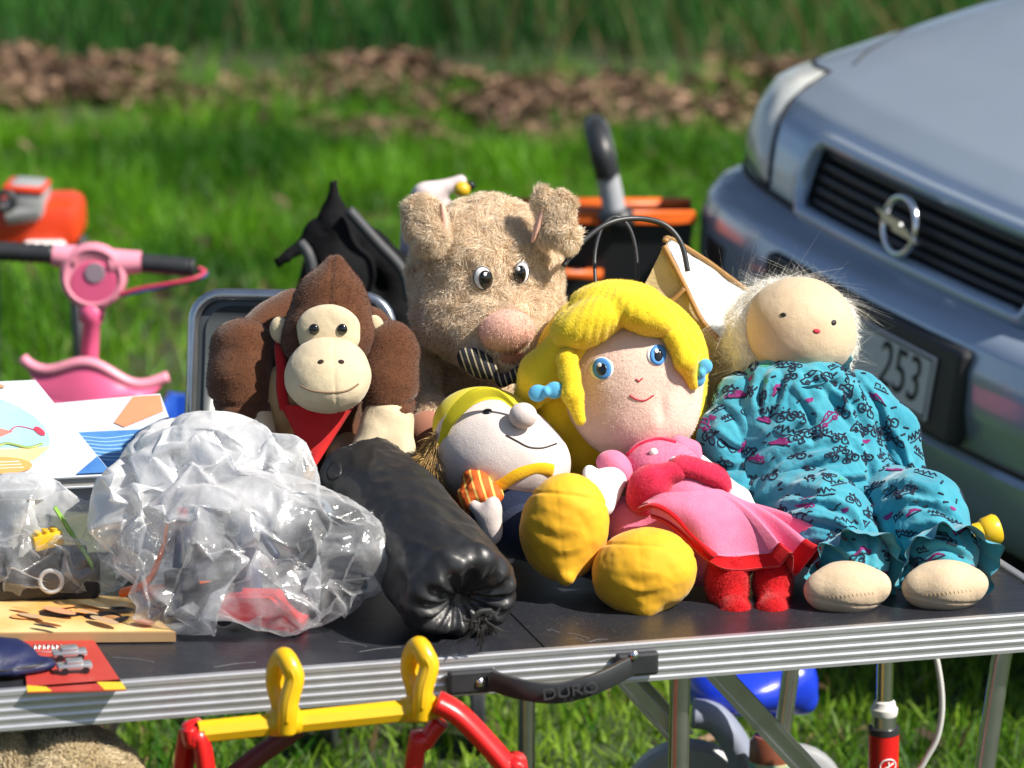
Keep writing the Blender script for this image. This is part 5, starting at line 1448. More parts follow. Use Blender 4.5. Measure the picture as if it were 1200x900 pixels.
solid("toy_tube", "dark grey toy tube in the right corner of the large plastic bag", "toy", lambda m: m.lathe(c4 - [.04, 0, 0], (1, .2, .3), [(0, .018), (.004, .021), (.05, .021), (.055, .016), (.085, .016), (.088, .012)], 18), m_cdk, c4)
gm = thing("toy_engine", W(60, 680, 4.34), "black toy engine with a round grey ring in the small plastic bag", "toy")
c5 = W(45, 678, 4.345)
MB().box(c5, (.075, .03, .022), rotm(yaw=6), .008).box(c5 + [.03, 0, .025], (.03, .025, .012), rotm(yaw=6), .005).box(c5 + [-.05, 0, .022], (.02, .02, .016), rotm(yaw=6), .004).out("body", m_cdk, gm, smooth=True)
cr_ = W(60, 681, 4.310)
mk("ring", *tube([cr_ + np.array([math.cos(a), -.1, math.sin(a)]) * .0135 for a in np.linspace(0, 6.283, 24, endpoint=False)], .0028, 8, closed=True), mat("ring_grey", (.5, .5, .5), .4), gm)
c6 = W(55, 632, 4.33)
solid("toy_brick", "yellow toy brick in the small plastic bag", "toy", lambda m: (m.box(c6, (.018, .012, .009), rotm(yaw=20, roll=10), .002), [m.lathe(c6 + rotm(yaw=20, roll=10) @ np.array([x, y, .009]), (0, 0, 1), [(0, .004), (.0035, .004)], 12) for x in (-.01, .0, .01) for y in (-.005, .005)]), m_cyel, c6)
c7 = W(82, 622, 4.335)
solid("green_strap", "pale green strap inside the small plastic bag", "strap", lambda m: m.tube(spline([c7 + [-.018, 0, .03], c7, c7 + [.02, -.005, -.03], c7 + [.03, -.005, -.05]], 6), .007, 8, flat=.35), m_cgrn, c7)
V_ = [[W(-20 + 80 * s, 585 + 75 * t, 4.37 + .02 * math.sin(7 * s + 3 * t)) for s in np.linspace(0, 1, 10)] for t in np.linspace(0, 1, 10)]
ps = sheet(V_, .001, "paper_sheet", m_paper, None, .006, 18, 4); tag(ps, "crumpled white paper sheet inside the small plastic bag", "paper")

# ------------------------------------------------------------------ picture books, wooden puzzle, red card, pouch
m_cover = mat("white_cover", (.62, .65, .70), .28, var=(6, (.52, .58, .68), .25)); m_page = striped("page_edges", (.60, .58, .54), (.38, .37, .35), 120, rad(90))
m_sky = mat("printed_sky", (.30, .55, .74), .3, var=(14, (.42, .66, .80), .3)); m_sand = mat("printed_sand", (.80, .55, .24), .3, var=(12, (.86, .66, .36), .3)); m_fish = mat("printed_coral", (.62, .14, .13), .3, var=(50, (.72, .26, .20), .3))
m_peach = mat("printed_peach", (.72, .36, .17), .3, var=(10, (.60, .22, .14), .3)); m_blue = mat("printed_blue", (.045, .15, .45), .3, var=(25, (.12, .32, .6), .3)); m_prred = mat("printed_red", (.6, .06, .10), .35); m_prwhite = mat("printed_white", (.80, .80, .80), .4)
m_prgreen = mat("printed_green", (.33, .44, .12), .35); m_prorange = mat("printed_orange", (.78, .36, .12), .35)
class Book:
    def __init__(s, name, label, p00, p10, p01, thick):
        """p00 near-left, p10 near-right, p01 far-left corner of the cover"""
        s.o, s.x, s.y = np.array(p00), np.array(p10) - p00, np.array(p01) - p00
        s.n = np.cross(s.x, s.y); s.n /= np.linalg.norm(s.n)
        s.t = thing(name, s.o - s.n * thick, label, "book")
        c = [s.o, s.o + s.x, s.o + s.x + s.y, s.o + s.y]
        MB().prism([p - s.n * .0022 for p in c], -s.n * (thick - .0044)).out("page_block", m_page, s.t)
        e = [s.at(-.006, -.008), s.at(1.006, -.008), s.at(1.006, 1.008), s.at(-.006, 1.008)]
        s.cover = MB().prism(e, -s.n * .0021).out("cover", m_cover, s.t)
        MB().prism([p - s.n * thick for p in e], s.n * .0021).out("cover", m_cover, s.t)
        s.k = 0
    def at(s, a, b): return s.o + s.x * a + s.y * b
    def fig(s, name, poly, m):
        s.k += 1
        return MB().prism([s.at(a, b) + s.n * (.0003 * s.k) for a, b in poly], s.n * .00025).out(name, m, s.cover)
    def line(s, name, pts, m, r=.0012):
        s.k += .3
        return mk(name, *tube([s.at(a, b) + s.n * (.0003 * s.k) for a, b in spline([(p[0], p[1], 0) for p in pts], 5)[:, :2]], r, 5, flat=.3, up=tuple(s.n)), m, s.cover)
ov_ = lambda cx, cy, rx, ry, n=26, a0=0, a1=6.283: [(cx + rx * math.cos(a), cy + ry * math.sin(a)) for a in np.linspace(a0, a1, n, endpoint=a1 < 6.2)]
# lower pile that carries them
pile = thing("game_box", W(60, 640, 4.66), "pile-bottom game box under the picture books, pale grey with green edge", "box")
pile["label"] = "grey and green edged game box lying under the two picture books"
pc = W(40, 610, 4.70); pc = np.array([pc[0], 4.68, ZT + .036])
MB().box(pc, (.145, .11, .0355), TR, .002).out("box_base", mat("box_green", (.10, .17, .12), .5, var=(30, (.3, .28, .16), .3)), pile)
MB().box(pc + EZ * .046, (.147, .112, .0095), TR, .002).out("box_lid", mat("box_grey", (.42, .44, .47), .45), pile)
zb = ZT + .112
n0 = W(-75, 566, 4.53); n1 = W(131, 556, 4.57)
up_ = W(41, 446, 4.80) - n1
bk2 = Book("picture_book", "white picture book with a blue sea picture lying behind the sea creature book", W(60, 582, 4.59), W(226, 566, 4.63), W(226, 566, 4.63) * 0 + W(60, 582, 4.59) + (W(187, 462, 4.86) - W(226, 566, 4.63)), .012)
bk2.t.location = bk2.t.location
b_ = bk2
b_.fig("picture", [(.15, .30), (.72, .20), (.80, .62), (.25, .66)], m_blue)
for k in range(7): b_.line("waves", [(.2 + .02 * k, .33 + .04 * k), (.35, .36 + .04 * k), (.5, .32 + .04 * k), (.72, .30 + .045 * k)], m_sky, .0013)
b_.fig("picture_panel", [(.60, .72), (.66, .66), (.98, .80), (1.0, .98), (.80, .99)], m_peach)
bk1 = Book("picture_book", "white picture book with a coral sea creature on blue, on top of the pile", n0, n1, n0 + up_, .017)
b_ = bk1
b_.fig("picture", ov_(.40, .52, .44, .42), m_sky)
b_.fig("sand", [(p[0], min(p[1], .30)) for p in ov_(.40, .52, .43, .41)], m_sand)
b_.fig("creature", [(.02, .46), (.12, .58), (.3, .62), (.5, .56), (.64, .47), (.5, .40), (.35, .36), (.15, .38)], m_fish)
b_.line("creature_tail", [(.62, .47), (.68, .52), (.74, .50), (.78, .46)], m_prred, .0012)
b_.fig("creature_head", ov_(.79, .46, .025, .05, 10), m_prred)
b_.line("script", [(.50, .72), (.52, .78), (.53, .72), (.55, .75), (.57, .72), (.58, .78), (.60, .72), (.62, .75), (.65, .73)], m_prred, .0011)
b_.line("seaweed", [(.45, .30), (.55, .35), (.65, .30), (.75, .33)], m_prgreen, .003)
for k in range(3): b_.line("ripple", [(.06 + .03 * k, .74 + .06 * k), (.16 + .03 * k, .80 + .04 * k), (.24, .76 + .05 * k)], m_blue, .0012)
b_.fig("title_plate", ov_(.42, .13, .18, .085), m_prorange)
for k in range(3): b_.line("caption", [(.30, .10 + .03 * k), (.42, .10 + .03 * k), (.54, .10 + .03 * k)], m_prwhite, .0010)
b_.fig("corner", [(.80, .005), (.995, .005), (.995, .17)], m_blue)
b_.fig("corner_panel", [(.58, .93), (.62, .89), (.80, .93), (.74, .995), (.66, .995)], m_peach)
# wooden puzzle board
m_wood = mat("puzzle_wood", (.50, .33, .17), .6, var=(9, (.40, .24, .11), .3), bump=(120, .2, .001))
m_flame = mat("puzzle_print", (.66, .34, .08), .4, var=(7, (.82, .62, .30), .15))
wb = thing("puzzle_board", onz(60, 730, ZT + .01), "flat wooden puzzle board with orange and black print under the plastic bags", "puzzle")
P = [onz(-40, 743, ZT + .012), onz(206, 741, ZT + .012), onz(150, 700, ZT + .012), onz(-20, 688, ZT + .012)]
MB().prism(P, -EZ * .0115).out("board", m_wood, wb)
cx = sum(np.array(p) for p in P) / 4
MB().prism([cx + (p - cx) * .97 + EZ * .0004 for p in P], EZ * .0004).out("print", m_flame, wb)
for k, (u, v, ru, rv, mm) in enumerate(((120, 722, 22, 5, m_cdk), (72, 719, 26, 4, m_cdk), (130, 725, 12, 4, m_prorange), (100, 716, 16, 3, m_prorange), (30, 722, 18, 3, m_prorange))):
    MB().prism([onz(a, b, ZT + .0130 + .0004 * k) for a, b in circ(u, v, ru, rv)], EZ * .0003).out("print", mm, wb)
rng = np.random.default_rng(21)
for k in range(16):
    u, v = rng.uniform(-15, 185), rng.uniform(708, 737); w_ = rng.uniform(5, 16)
    MB().prism([onz(a, b, ZT + .0154 + .0003 * k) for a, b in circ(u, v, w_ * rng.uniform(.8, 1.6), rng.uniform(1.2, 3.4), rng.uniform(-15, 15), 14)], EZ * .0002).out("print", [m_cdk, m_prorange, m_peach, m_sand, m_tan][k % 5], wb)
# red carded toy
m_card = mat("card_red", (.42, .035, .030), .42, var=(20, (.48, .06, .04), .3)); m_cardy = mat("card_yellow", (.78, .50, .03), .42)
cdt = thing("carded_toy", onz(90, 780, ZT), "red and yellow card with two small silver toy cars, at the table edge", "toy")
cc = [onz(32, 811, ZT + .003), onz(148, 808, ZT + .003), onz(104, 741, ZT + .003), onz(26, 739, ZT + .003)]
cd_ = MB().prism(cc, -EZ * .0015).out("card", m_card, cdt)
def cuv(a, b, h=0): return (np.array(cc[0]) * (1 - a) + np.array(cc[1]) * a) * (1 - b) + (np.array(cc[3]) * (1 - a) + np.array(cc[2]) * a) * b + EZ * h
for poly in ([(.0, .0), (.25, .0), (.2, .07), (.0, .1)], [(.78, .0), (1, .0), (1, .12), (.74, .13)], [(.55, 1), (.6, .86), (1, .86), (1, 1)]):
    MB().prism([cuv(a, b, .0002) for a, b in poly], EZ * .0003).out("card_corner", m_cardy, cd_)
for k in range(9):
    a = .14 + .058 * k
    mk("lettering", *tube([cuv(a, .68, .0006), cuv(a + .012, .76, .0006), cuv(a + .03, .69 + .03 * (k % 2), .0006)], .0009, 5), m_prwhite, cd_)
mk("lettering", *tube([cuv(.16, .63, .0006), cuv(.62, .63, .0006)], .0006, 5), m_prwhite, cd_)
for b in (.30, .52):
    tc_ = cuv(.55, b, .007)
    crt = MB().box(tc_ + EZ * .001, (.020, .009, .0035), TR, .002).box(tc_ + EZ * .006, (.010, .0075, .003), TR, .002).out("toy_car", mat("toy_silver", (.5, .52, .55), .25, metal=.7), cdt, smooth=True)
    for x in (-.012, .012):
        MB().lathe(tc_ + EX * x - EY * .0075 - EZ * .003, -EY, [(0, .0042), (.003, .004)], 12).out("wheel", m_cdk, crt)
# navy pouch
m_pouch = mat("navy_nylon", (.006, .010, .045), .5, var=(15, (.010, .016, .07), .3), bumps=[(40, .4, .005), (600, .2, .0008)])
po_ = thing("navy_pouch", onz(0, 780, ZT), "folded navy blue nylon pouch at the left front of the table", "pouch")
c = onz(-5, 775, ZT + .012)
soft("pouch", INT(.006, U(.01, ell(c + [-.03, .0, .006], (.075, .045, .020), rotm(yaw=12)), ell(c + [-.02, -.02, -.002], (.09, .03, .012), rotm(yaw=12))), flr2), .0025, m_pouch, po_, disp=lambda V: .0016 * ridge(V, 22, 2, 3))
mk("zip", *tube(spline([c + [-.10, -.052, .001], c + [-.02, -.050, .0], c + [.045, -.028, .002], c + [.062, -.006, .003]], 8), .0016, 6), m_cdk, po_)
# yellow handle lying behind the pyjama doll
yb = thing("yellow_baton", W(1120, 632, 4.64), "yellow plastic baton with a flanged end, poking out beside the pyjama doll", "toy")
a_, b2 = W(1010, 668, 4.62), W(1160, 622, 4.66)
MB().lathe(a_, b2 - a_, [(0, .012), (.004, .015), (np.linalg.norm(b2 - a_) - .012, .0155), (np.linalg.norm(b2 - a_) - .008, .019), (np.linalg.norm(b2 - a_) + .008, .0205), (np.linalg.norm(b2 - a_) + .012, .018), (np.linalg.norm(b2 - a_) + .0125, .006)], 24).out("shaft", plastic("baton_yellow", (.76, .50, .02)), yb, smooth=True)
# =================================================================== BEHIND THE TABLE
# ------------------------------------------------------------------ pink ride-on scooter
YS = 6.3
m_spink = plastic("scooter_pink", (.84, .13, .29), .35); m_spinkl = plastic("scooter_pale_pink", (.88, .32, .43), .35); m_disc = plastic("sticker_grey", (.34, .26, .32), .5)
sc_ = thing("toy_scooter", [W(105, 400, YS)[0], YS, 0], "pink child's ride-on scooter with black grips behind the table", "scooter")
q = mpp(105, 310, YS)
hc = W(110, 322, YS)
MB().lathe(hc + [0, .02, 0], (0, -1, 0), [(0, 20 * q), (.006, 34 * q), (.03, 40 * q), (.040, 38 * q), (.044, 33 * q), (.040, 29 * q), (.038, 6 * q)], 40).out("hub", m_spinkl, sc_, smooth=True)
MB().lathe(W(111, 330, YS) + [0, -.0185, 0], (0, -1, 0), [(0, 27 * q), (.003, 26 * q), (.0035, 3 * q)], 32).out("dial", m_spink, sc_, smooth=True)
MB().lathe(W(113, 317, YS) + [0, -.0222, 0], (0, -1, 0), [(0, 12 * q), (.002, 11.5 * q), (.0022, 2 * q)], 24).out("dial_disc", m_disc, sc_, smooth=True)
MB().tube([W(62, 299, YS), W(90, 303, YS)], [13 * q, 16 * q], 16).out("bar", m_spinkl, sc_, smooth=True)
MB().tube([W(130, 308, YS), W(166, 307, YS)], [17 * q, 13 * q], 16).out("bar", m_spinkl, sc_, smooth=True)
for a_, b2 in ((W(64, 298, YS), W(-70, 290, YS)), (W(165, 308, YS), W(228, 314, YS))):
    n_ = 26
    gr = [a_ + (b2 - a_) * t for t in np.linspace(0, 1, n_)]
    mk("grip", *tube(gr, [10.5 * q + (1.6 * q if k % 2 else 0) for k in range(n_ - 3)] + [11 * q, 13 * q, 9 * q], 14), m_blk, sc_)
mk("cable", *tube(spline([W(140, 345, YS - .03), W(165, 338, YS - .03), W(200, 332, YS - .03), (W(228, 326, YS - .02)), W(240, 318, YS), W(232, 314, YS)], 6), 2.4 * q, 8), mat("cable_red", (.5, .03, .08), .5), sc_)
mk("cable", *tube(spline([W(142, 347, YS - .02), W(175, 340, YS - .02), W(212, 332, YS - .02), (W(234, 326, YS - .01)), W(242, 320, YS + .01), W(230, 316, YS)], 6), 1.8 * q, 8), mat("cable_blue", (.05, .08, .25), .5), sc_)
mk("stem", *tube([W(108, 355, YS), W(107, 376, YS), W(107, 380, YS), W(104, 428, YS), np.array([W(104, 428, YS)[0], YS + .02, .12])], [16 * q, 14 * q, 10.5 * q, 11 * q, 13 * q], 18), m_spink, sc_)
# shield: wavy tray-like fairing
V, nx_, ny_ = [], 40, 10
for j in range(ny_):
    t = j / (ny_ - 1)
    for i in range(nx_):
        s = i / (nx_ - 1)
        top = 417 + 30 * s ** .6 + 9 * math.sin(s * 9.5 + .4) - (8 if s > .93 else 0) * 0
        bot = 470 + 6 * math.sin(s * 6)
        ul, ur = 26 + 30 * t ** 1.2, 197 - 22 * t
        bow = .02 * math.sin(s * math.pi) + .02 * t
        V.append(W(ul + (ur - ul) * s, top + (bot - top) * t, YS - .02 - bow))
V = np.array(V); m_ = len(V); F = grid_faces(ny_, nx_)
per = list(range(nx_)) + [i * nx_ + nx_ - 1 for i in range(1, ny_)] + [(ny_ - 1) * nx_ + k for k in range(nx_ - 2, -1, -1)] + [i * nx_ for i in range(ny_ - 2, 0, -1)]
shd = mk("shield", np.concatenate([V, V + [0, .012, -.002]]), np.concatenate([F, F[:, ::-1] + m_, np.array([[per[i], per[(i + 1) % len(per)], per[(i + 1) % len(per)] + m_, per[i] + m_] for i in range(len(per))])]), m_spink, sc_)
mk("shield_rim", *tube([V[i] + [0, .002, .002] for i in range(nx_)], .010, 10), m_spinkl, shd)
bx_ = np.array([W(104, 428, YS)[0], YS, 0])
MB().box(bx_ + [0, .12, .16], (.10, .22, .03), None, .02).out("deck", m_spink, sc_, smooth=True)
for dx, dy in ((0, -.12), (-.11, .30), (.11, .30)):
    MB().lathe(bx_ + [dx - .02, dy, .085], (1, 0, 0), [(0, .05), (0, .08), (.006, .085), (.034, .085), (.04, .08), (.04, .05)], 24).out("wheel", m_blk, sc_, smooth=True)
# ------------------------------------------------------------------ red and grey garden machine further back
YR = 7.4
m_rorange = plastic("machine_red", (.72, .055, .012), .4); m_mgrey = plastic("machine_grey", (.34, .35, .36), .4)
gm_ = thing("garden_machine", [W(40, 260, YR)[0], YR, 0], "red-orange garden machine with grey motor head standing in the grass far left", "machine")
q = mpp(40, 250, YR)
c = W(38, 258, YR)
MB().box(c, (58 * q, .10, 25 * q), rotm(roll=2), .02).box(c + [20 * q, 0, 5 * q], (36 * q, .09, 24 * q), None, .02).out("housing", m_rorange, gm_, smooth=True)
MB().box(W(38, 226, YR) - [0, .06, 0], (22 * q, .06, 20 * q), rotm(roll=-6), .015).tube([W(8, 250, YR - .1), W(45, 246, YR - .1)], [14 * q, 12 * q], 14).out("motor_head", m_mgrey, gm_, smooth=True)
MB().box(W(36, 212, YR) - [0, .06, 0], (24 * q, .065, 4 * q), rotm(roll=-4), .006).out("motor_lid", m_rorange, gm_, smooth=True)
th = np.linspace(0, 2 * math.pi, 24, endpoint=False)
mk("ring", *tube([W(6, 236, YR - .15) + np.array([math.cos(a), .2, math.sin(a)]) * 10 * q for a in th], 4 * q, 10, closed=True), m_blk, gm_)
MB().box(W(60, 282, YR) - [0, .10, 0], (24 * q, .03, 10 * q), None, .008).out("label_plate", m_white, gm_)
for dx in (-.09, .09):
    for dy in (-.06, .06): mk("leg", *tube([c + [dx, dy, -25 * q], [c[0] + dx * 1.2, c[1] + dy, 0]], .014, 8), m_blk, gm_)
# ------------------------------------------------------------------ black pushchair hood
YH = 5.7
m_hood = mat("black_hood_fabric", (.006, .006, .007), .9, spec=.12, var=(20, (.010, .010, .012), .3), bumps=[(50, .4, .006), (500, .2, .001)])
hd_ = thing("pushchair", [W(430, 500, YH)[0], YH + .1, 0], "black folded pushchair with pointed fabric hood behind the plush ape", "pushchair")
# hood: ribs spreading from a pivot, fabric between
piv = W(470, 400, YH)
ribs = [[W(322, 306, YH), W(345, 285, YH), W(372, 272, YH), W(400, 300, YH + .05)], [W(385, 275, YH - .02), W(388, 235, YH - .02), W(391, 205, YH - .02), W(395, 212, YH)],
        [W(408, 250, YH + .02), W(440, 282, YH + .05), W(470, 312, YH + .05), W(482, 350, YH)], ]
d = U(.012, C(391, 210, YH, 2.5, 392, 262, YH, 15), C(392, 262, YH, 15, 395, 330, YH + .03, 42), C(325, 308, YH - .03, 2.5, 372, 276, YH, 13), C(372, 276, YH, 14, 400, 320, YH, 36),
      C(404, 262, YH + .02, 14, 462, 318, YH + .04, 22), C(462, 318, YH + .04, 22, 476, 420, YH + .03, 34), E(420, 380, YH + .06, 66, 70, 50), C(430, 420, YH + .08, 60, 430, 520, YH + .1, 64))
hoodo, hsf2 = soft("hood", d, .006, m_hood, hd_, disp=lambda V: .005 * ridge(V, 12, 2, 4))
m_hgrey = mat("hood_grey_piping", (.05, .053, .06), .6)
mk("hood_rib", *tube(spline([W(408, 246, YH - .03), W(440, 282, YH - .03), W(472, 318, YH - .03), W(480, 352, YH - .04)], 6), .009, 8), m_hgrey, hd_)
mk("hood_rib", *tube(spline([W(352, 285, YH - .05), W(362, 300, YH - .06), W(366, 330, YH - .06), W(360, 400, YH - .05)], 6), .009, 8), m_hgrey, hd_)
for dx in (-.12, .12):
    for dy in (-.1, .25):
        mk("frame_tube", *tube([[piv[0] - .02 + dx * .7, YH + .1 + dy * .4, .62], [piv[0] + dx, YH + .1 + dy, .08]], .012, 10), m_tube, hd_)
        MB().lathe([piv[0] + dx - .012, YH + .1 + dy, .075], (1, 0, 0), [(0, .03), (0, .07), (.005, .075), (.02, .075), (.025, .07), (.025, .03)], 20).out("wheel", m_blk, hd_, smooth=True)
# ------------------------------------------------------------------ white soft toy with a yellow ball, lying on the pushchair
wt = thing("white_plush_bird", W(520, 235, 5.75), "pale pinkish white soft toy with yellow ball nose, half hidden behind the plush pig", "plush toy")
m_pwhite = fleece("pale_pink_plush", (.72, .62, .62), (.66, .55, .56))
soft("body", U(.02, C(500, 228, 5.75, 12, 540, 212, 5.75, 7), E(505, 270, 5.77, 34, 50, 34), C(500, 232, 5.75, 14, 500, 300, 5.78, 34)), .005, m_pwhite, wt, disp=lambda V: .002 * fbm(V, 30, 2, 3))
soft("nose", E(541, 222, 5.71, 10, 9, 9), .003, m_cyel, wt)
soft("eye", E(551, 218, 5.74, 6, 6, 5), .003, m_eyeblk, wt)
wt["label"] = "pale pinkish white soft toy with yellow ball nose, half hidden behind the plush pig"
# ------------------------------------------------------------------ black trolley with orange rim and padded handle
YT = 6.9
tr_ = thing("garden_trolley", [W(715, 300, YT)[0], YT, 0], "black garden trolley with orange rim and bent grey handle behind the handbag", "trolley")
m_org = plastic("trolley_orange", (.72, .13, .015), .4); m_tb = plastic("trolley_black", (.010, .011, .014), .45)
q = mpp(700, 270, YT)
c = W(705, 262, YT); x0, x1 = W(600, 262, YT)[0], W(812, 262, YT)[0]
zt_, zb_ = W(705, 256, YT)[2], .16
mbt = MB(); w2 = (x1 - x0) / 2; cx_ = (x0 + x1) / 2
mbt.prism([(cx_ - w2, YT, zt_), (cx_ + w2, YT, zt_), (cx_ + w2 * .85, YT + .03, zb_), (cx_ - w2 * .85, YT + .03, zb_)], (0, .02, 0))
mbt.prism([(cx_ - w2, YT + .12, zt_), (cx_ + w2, YT + .12, zt_), (cx_ + w2 * .85, YT + .09, zb_), (cx_ - w2 * .85, YT + .09, zb_)], (0, .02, 0))
mbt.prism([(cx_ - w2, YT + .021, zt_), (cx_ - w2, YT + .119, zt_), (cx_ - w2 * .85, YT + .089, zb_), (cx_ - w2 * .85, YT + .051, zb_)], (.02, 0, 0))
mbt.prism([(cx_ + w2, YT + .021, zt_), (cx_ + w2, YT + .119, zt_), (cx_ + w2 * .85, YT + .089, zb_), (cx_ + w2 * .85, YT + .051, zb_)], (-.02, 0, 0))
mbt.box((cx_, YT + .07, zb_ + .012), (w2 * .84, .035, .01)); mbt.out("tub", m_tb, tr_)
zz = zt_ + .003
mk("rim", *tube([(cx_ - w2, YT - .005, zz), (cx_ + w2, YT - .005, zz), (cx_ + w2, YT + .145, zz), (cx_ - w2, YT + .145, zz)], .014, 10, closed=True), m_org, tr_)
mk("stripe", *tube([W(600, 318, YT - .02), W(706, 322, YT - .02)], .011, 8), m_org, tr_)
hp = spline([W(722, 262, YT - .02), W(716, 225, YT - .02), W(708, 190, YT - .02), W(703, 168, YT - .01), W(700, 156, YT + .04), W(698, 150, YT + .12)], 8)
mk("handle", *tube(hp, [.022] * 16 + [.024] * (len(hp) - 16), 16), mat("handle_grey", (.36, .38, .41), .4, bump=(60, .1, .002)), tr_)
mk("handle_grip", *tube(spline([W(712, 205, YT - .035), W(705, 178, YT - .04), W(700, 157, YT), W(697, 148, YT + .1)], 8), .0235, 14), m_blk, tr_)
mk("handle_socket", *tube([W(724, 266, YT - .03), W(721, 247, YT - .03)], .034, 14), m_blk, tr_)
for dx in (-w2 * .8, w2 * .8 - .03):
    for dy in (.0, .14):
        MB().lathe((cx_ + dx, YT + dy, .095), (1, 0, 0), [(0, .05), (0, .085), (.006, .092), (.026, .092), (.03, .085), (.03, .05)], 24).out("wheel", m_blk, tr_, smooth=True)
# ------------------------------------------------------------------ blue crate
YC = 5.9
cr0 = thing("plastic_crate", [W(200, 470, YC)[0], YC, 0], "blue plastic crate whose rim peeps out beside the grey case", "crate")
m_cb = plastic("crate_blue", (.02, .10, .52), .4)
zc_ = W(200, 462, YC + .25)[2]; xc = W(222, 470, YC)[0]
mbc = MB()
for (dx, dy, hx, hy) in ((0, 0, .055, .006), (0, .24, .055, .006), (-.049, .12, .006, .1139), (.049, .12, .006, .1139)): mbc.box((xc + dx, YC + dy, zc_ / 2 + .005), (hx, hy, zc_ / 2 - .005))
mbc.box((xc, YC + .12, .02), (.0429, .1139, .006)); mbc.out("body", m_cb, cr0)
mk("rim", *tube([(xc - .056, YC - .006, zc_), (xc + .056, YC - .006, zc_), (xc + .056, YC + .246, zc_), (xc - .056, YC + .246, zc_)], .007, 8, closed=True), m_cb, cr0)

# =================================================================== UNDER AND BEFORE THE TABLE
# ------------------------------------------------------------------ red and yellow toy pushchair in front
YP = 3.96
m_py = plastic("pushchair_yellow", (.80, .47, .008), .32, .15); m_pr = plastic("pushchair_red", (.66, .012, .012), .32, .15); m_maroon = plastic("pushchair_maroon", (.10, .022, .022), .45)
dp = thing("toy_pushchair", [W(380, 850, YP)[0], YP, 0], "red toy pushchair with yellow handlebar and two yellow hooks in front of the table", "toy pushchair")
q = mpp(380, 850, YP)
pl_, pr_ = W(232, 858, YP - .03), W(520, 828, YP + .045)
V, F = tube([pl_, pr_], 13.5 * q, 8)
mk("handlebar", V, F, m_py, dp, smooth=False)
hdir = (pr_ - pl_) / np.linalg.norm(pr_ - pl_)
for (u, v, top, w_) in ((333, 846, 770, 19), (491, 830, 757, 19)):
    Yh = YP - .03 + (u - 232) / 288 * .075
    o_ = W(u, v, Yh)
    pts = [W(u + 2, v + 12, Yh - .014), W(u + 4, v - 8, Yh - .016), W(u + 6, v - 26, Yh - .014), W(u + 12, (v + top) / 2 - 12, Yh - .010), W(u + 8, top + 12, Yh - .008), W(u, top, Yh + .002), W(u - 8, top + 10, Yh + .016), W(u - 10, (v + top) / 2 - 8, Yh + .020), W(u - 5, v - 26, Yh + .016), W(u - 2, v - 10, Yh + .012)]
    hk = mk("hook", *tube(spline(pts, 6), 12.0 * q, 12, flat=1.0), m_py, dp)
    mk("hook_collar", *tube([o_ - hdir * .018, o_ - hdir * .004, o_ + hdir * .004, o_ + hdir * .018], [15 * q, 17 * q, 17 * q, 15 * q], 18), m_py, hk)
    mk("hook_ridge", *tube([p + np.array([0, -.009, 0]) for p in spline(pts, 6)[4:34]], 3.2 * q, 8), m_py, hk)
def limb(name, P, r, m, flat=1.0): return mk(name, *tube(spline(P, 8), r, 14, flat=flat), m, dp)
limb("frame_arm", [W(512, 822, YP + .03), W(536, 836, YP + .03), W(568, 868, YP + .03), W(596, 902, YP + .03), W(606, 930, YP + .035), [W(612, 1000, YP + .05)[0], YP + .05, .06]], 22 * q, m_pr, .6)
limb("frame_arm", [W(516, 845, YP + .05), W(498, 870, YP + .05), W(484, 905, YP + .05), [W(440, 1000, YP + .06)[0], YP + .08, .06]], 17 * q, m_pr, .65)
limb("frame_arm", [W(222, 852, YP - .03), W(226, 870, YP - .03), W(242, 905, YP - .03), [W(290, 1000, YP)[0], YP - .02, .06]], 17 * q, m_pr, .65)
limb("frame_arm", [W(234, 862, YP - .02), W(215, 900, YP - .01), [W(170, 1000, YP)[0], YP + .02, .06]], 17 * q, m_pr, .65)
limb("cross_bar", [W(350, 852, YP + .02), W(300, 888, YP + .02), W(270, 912, YP + .02), W(180, 985, YP + .03)], 12 * q, m_maroon)
for x in (W(612, 1000, YP + .05)[0], W(440, 1000, YP)[0], W(290, 1000, YP)[0], W(170, 1000, YP)[0]):
    MB().lathe((x - .012, YP + .04, .055), (1, 0, 0), [(0, .02), (0, .05), (.004, .055), (.02, .055), (.024, .05), (.024, .02)], 20).out("wheel", m_py, dp, smooth=True)
# ------------------------------------------------------------------ big plush under the left end
YB = 4.10
m_bplush = mat("worn_cream_plush", (.40, .31, .18), .95, sheen=.3, var=(16, (.28, .21, .10), .3), bumps=[(45, .6, .01), (250, .5, .003)])
bp = thing("cream_plush", [W(70, 900, YB)[0], YB, 0], "worn cream plush animal standing under the left end of the table", "plush toy")
bb = np.array([W(70, 900, YB)[0], YB + .10, 0])
fz = dict(n=26000, length=.007, width=.0006, lean=1.0, swirl=60, grav=.3)
m_bstr = mat("worn_cream_strand", (.42, .33, .19), .9, attr=(.68, .57, .38), sheen=.2)
soft("body", U(.05, ell(bb + [0, .02, .16], (.13, .12, .17)), ell(bb + [0, .0, .34], (.10, .10, .12))), .008, m_bplush, bp, dict(fz, n=12000), fm=m_bstr, seed=81)
hz = W(78, 912, YB - .055)
soft("head", U(.03, ell(hz, (.078, .075, .062)), ell(hz + [.03, 0, -.03], (.065, .06, .05))), .005, m_bplush, bp, fz, disp=lambda V: .004 * fbm(V, 18, 2, 4), fm=m_bstr, seed=82)
soft("ear", U(.02, ell(W(6, 900, YB - .085), (.026, .03, .048))), .005, m_bplush, bp, dict(fz, n=7000), fm=m_bstr, seed=83)
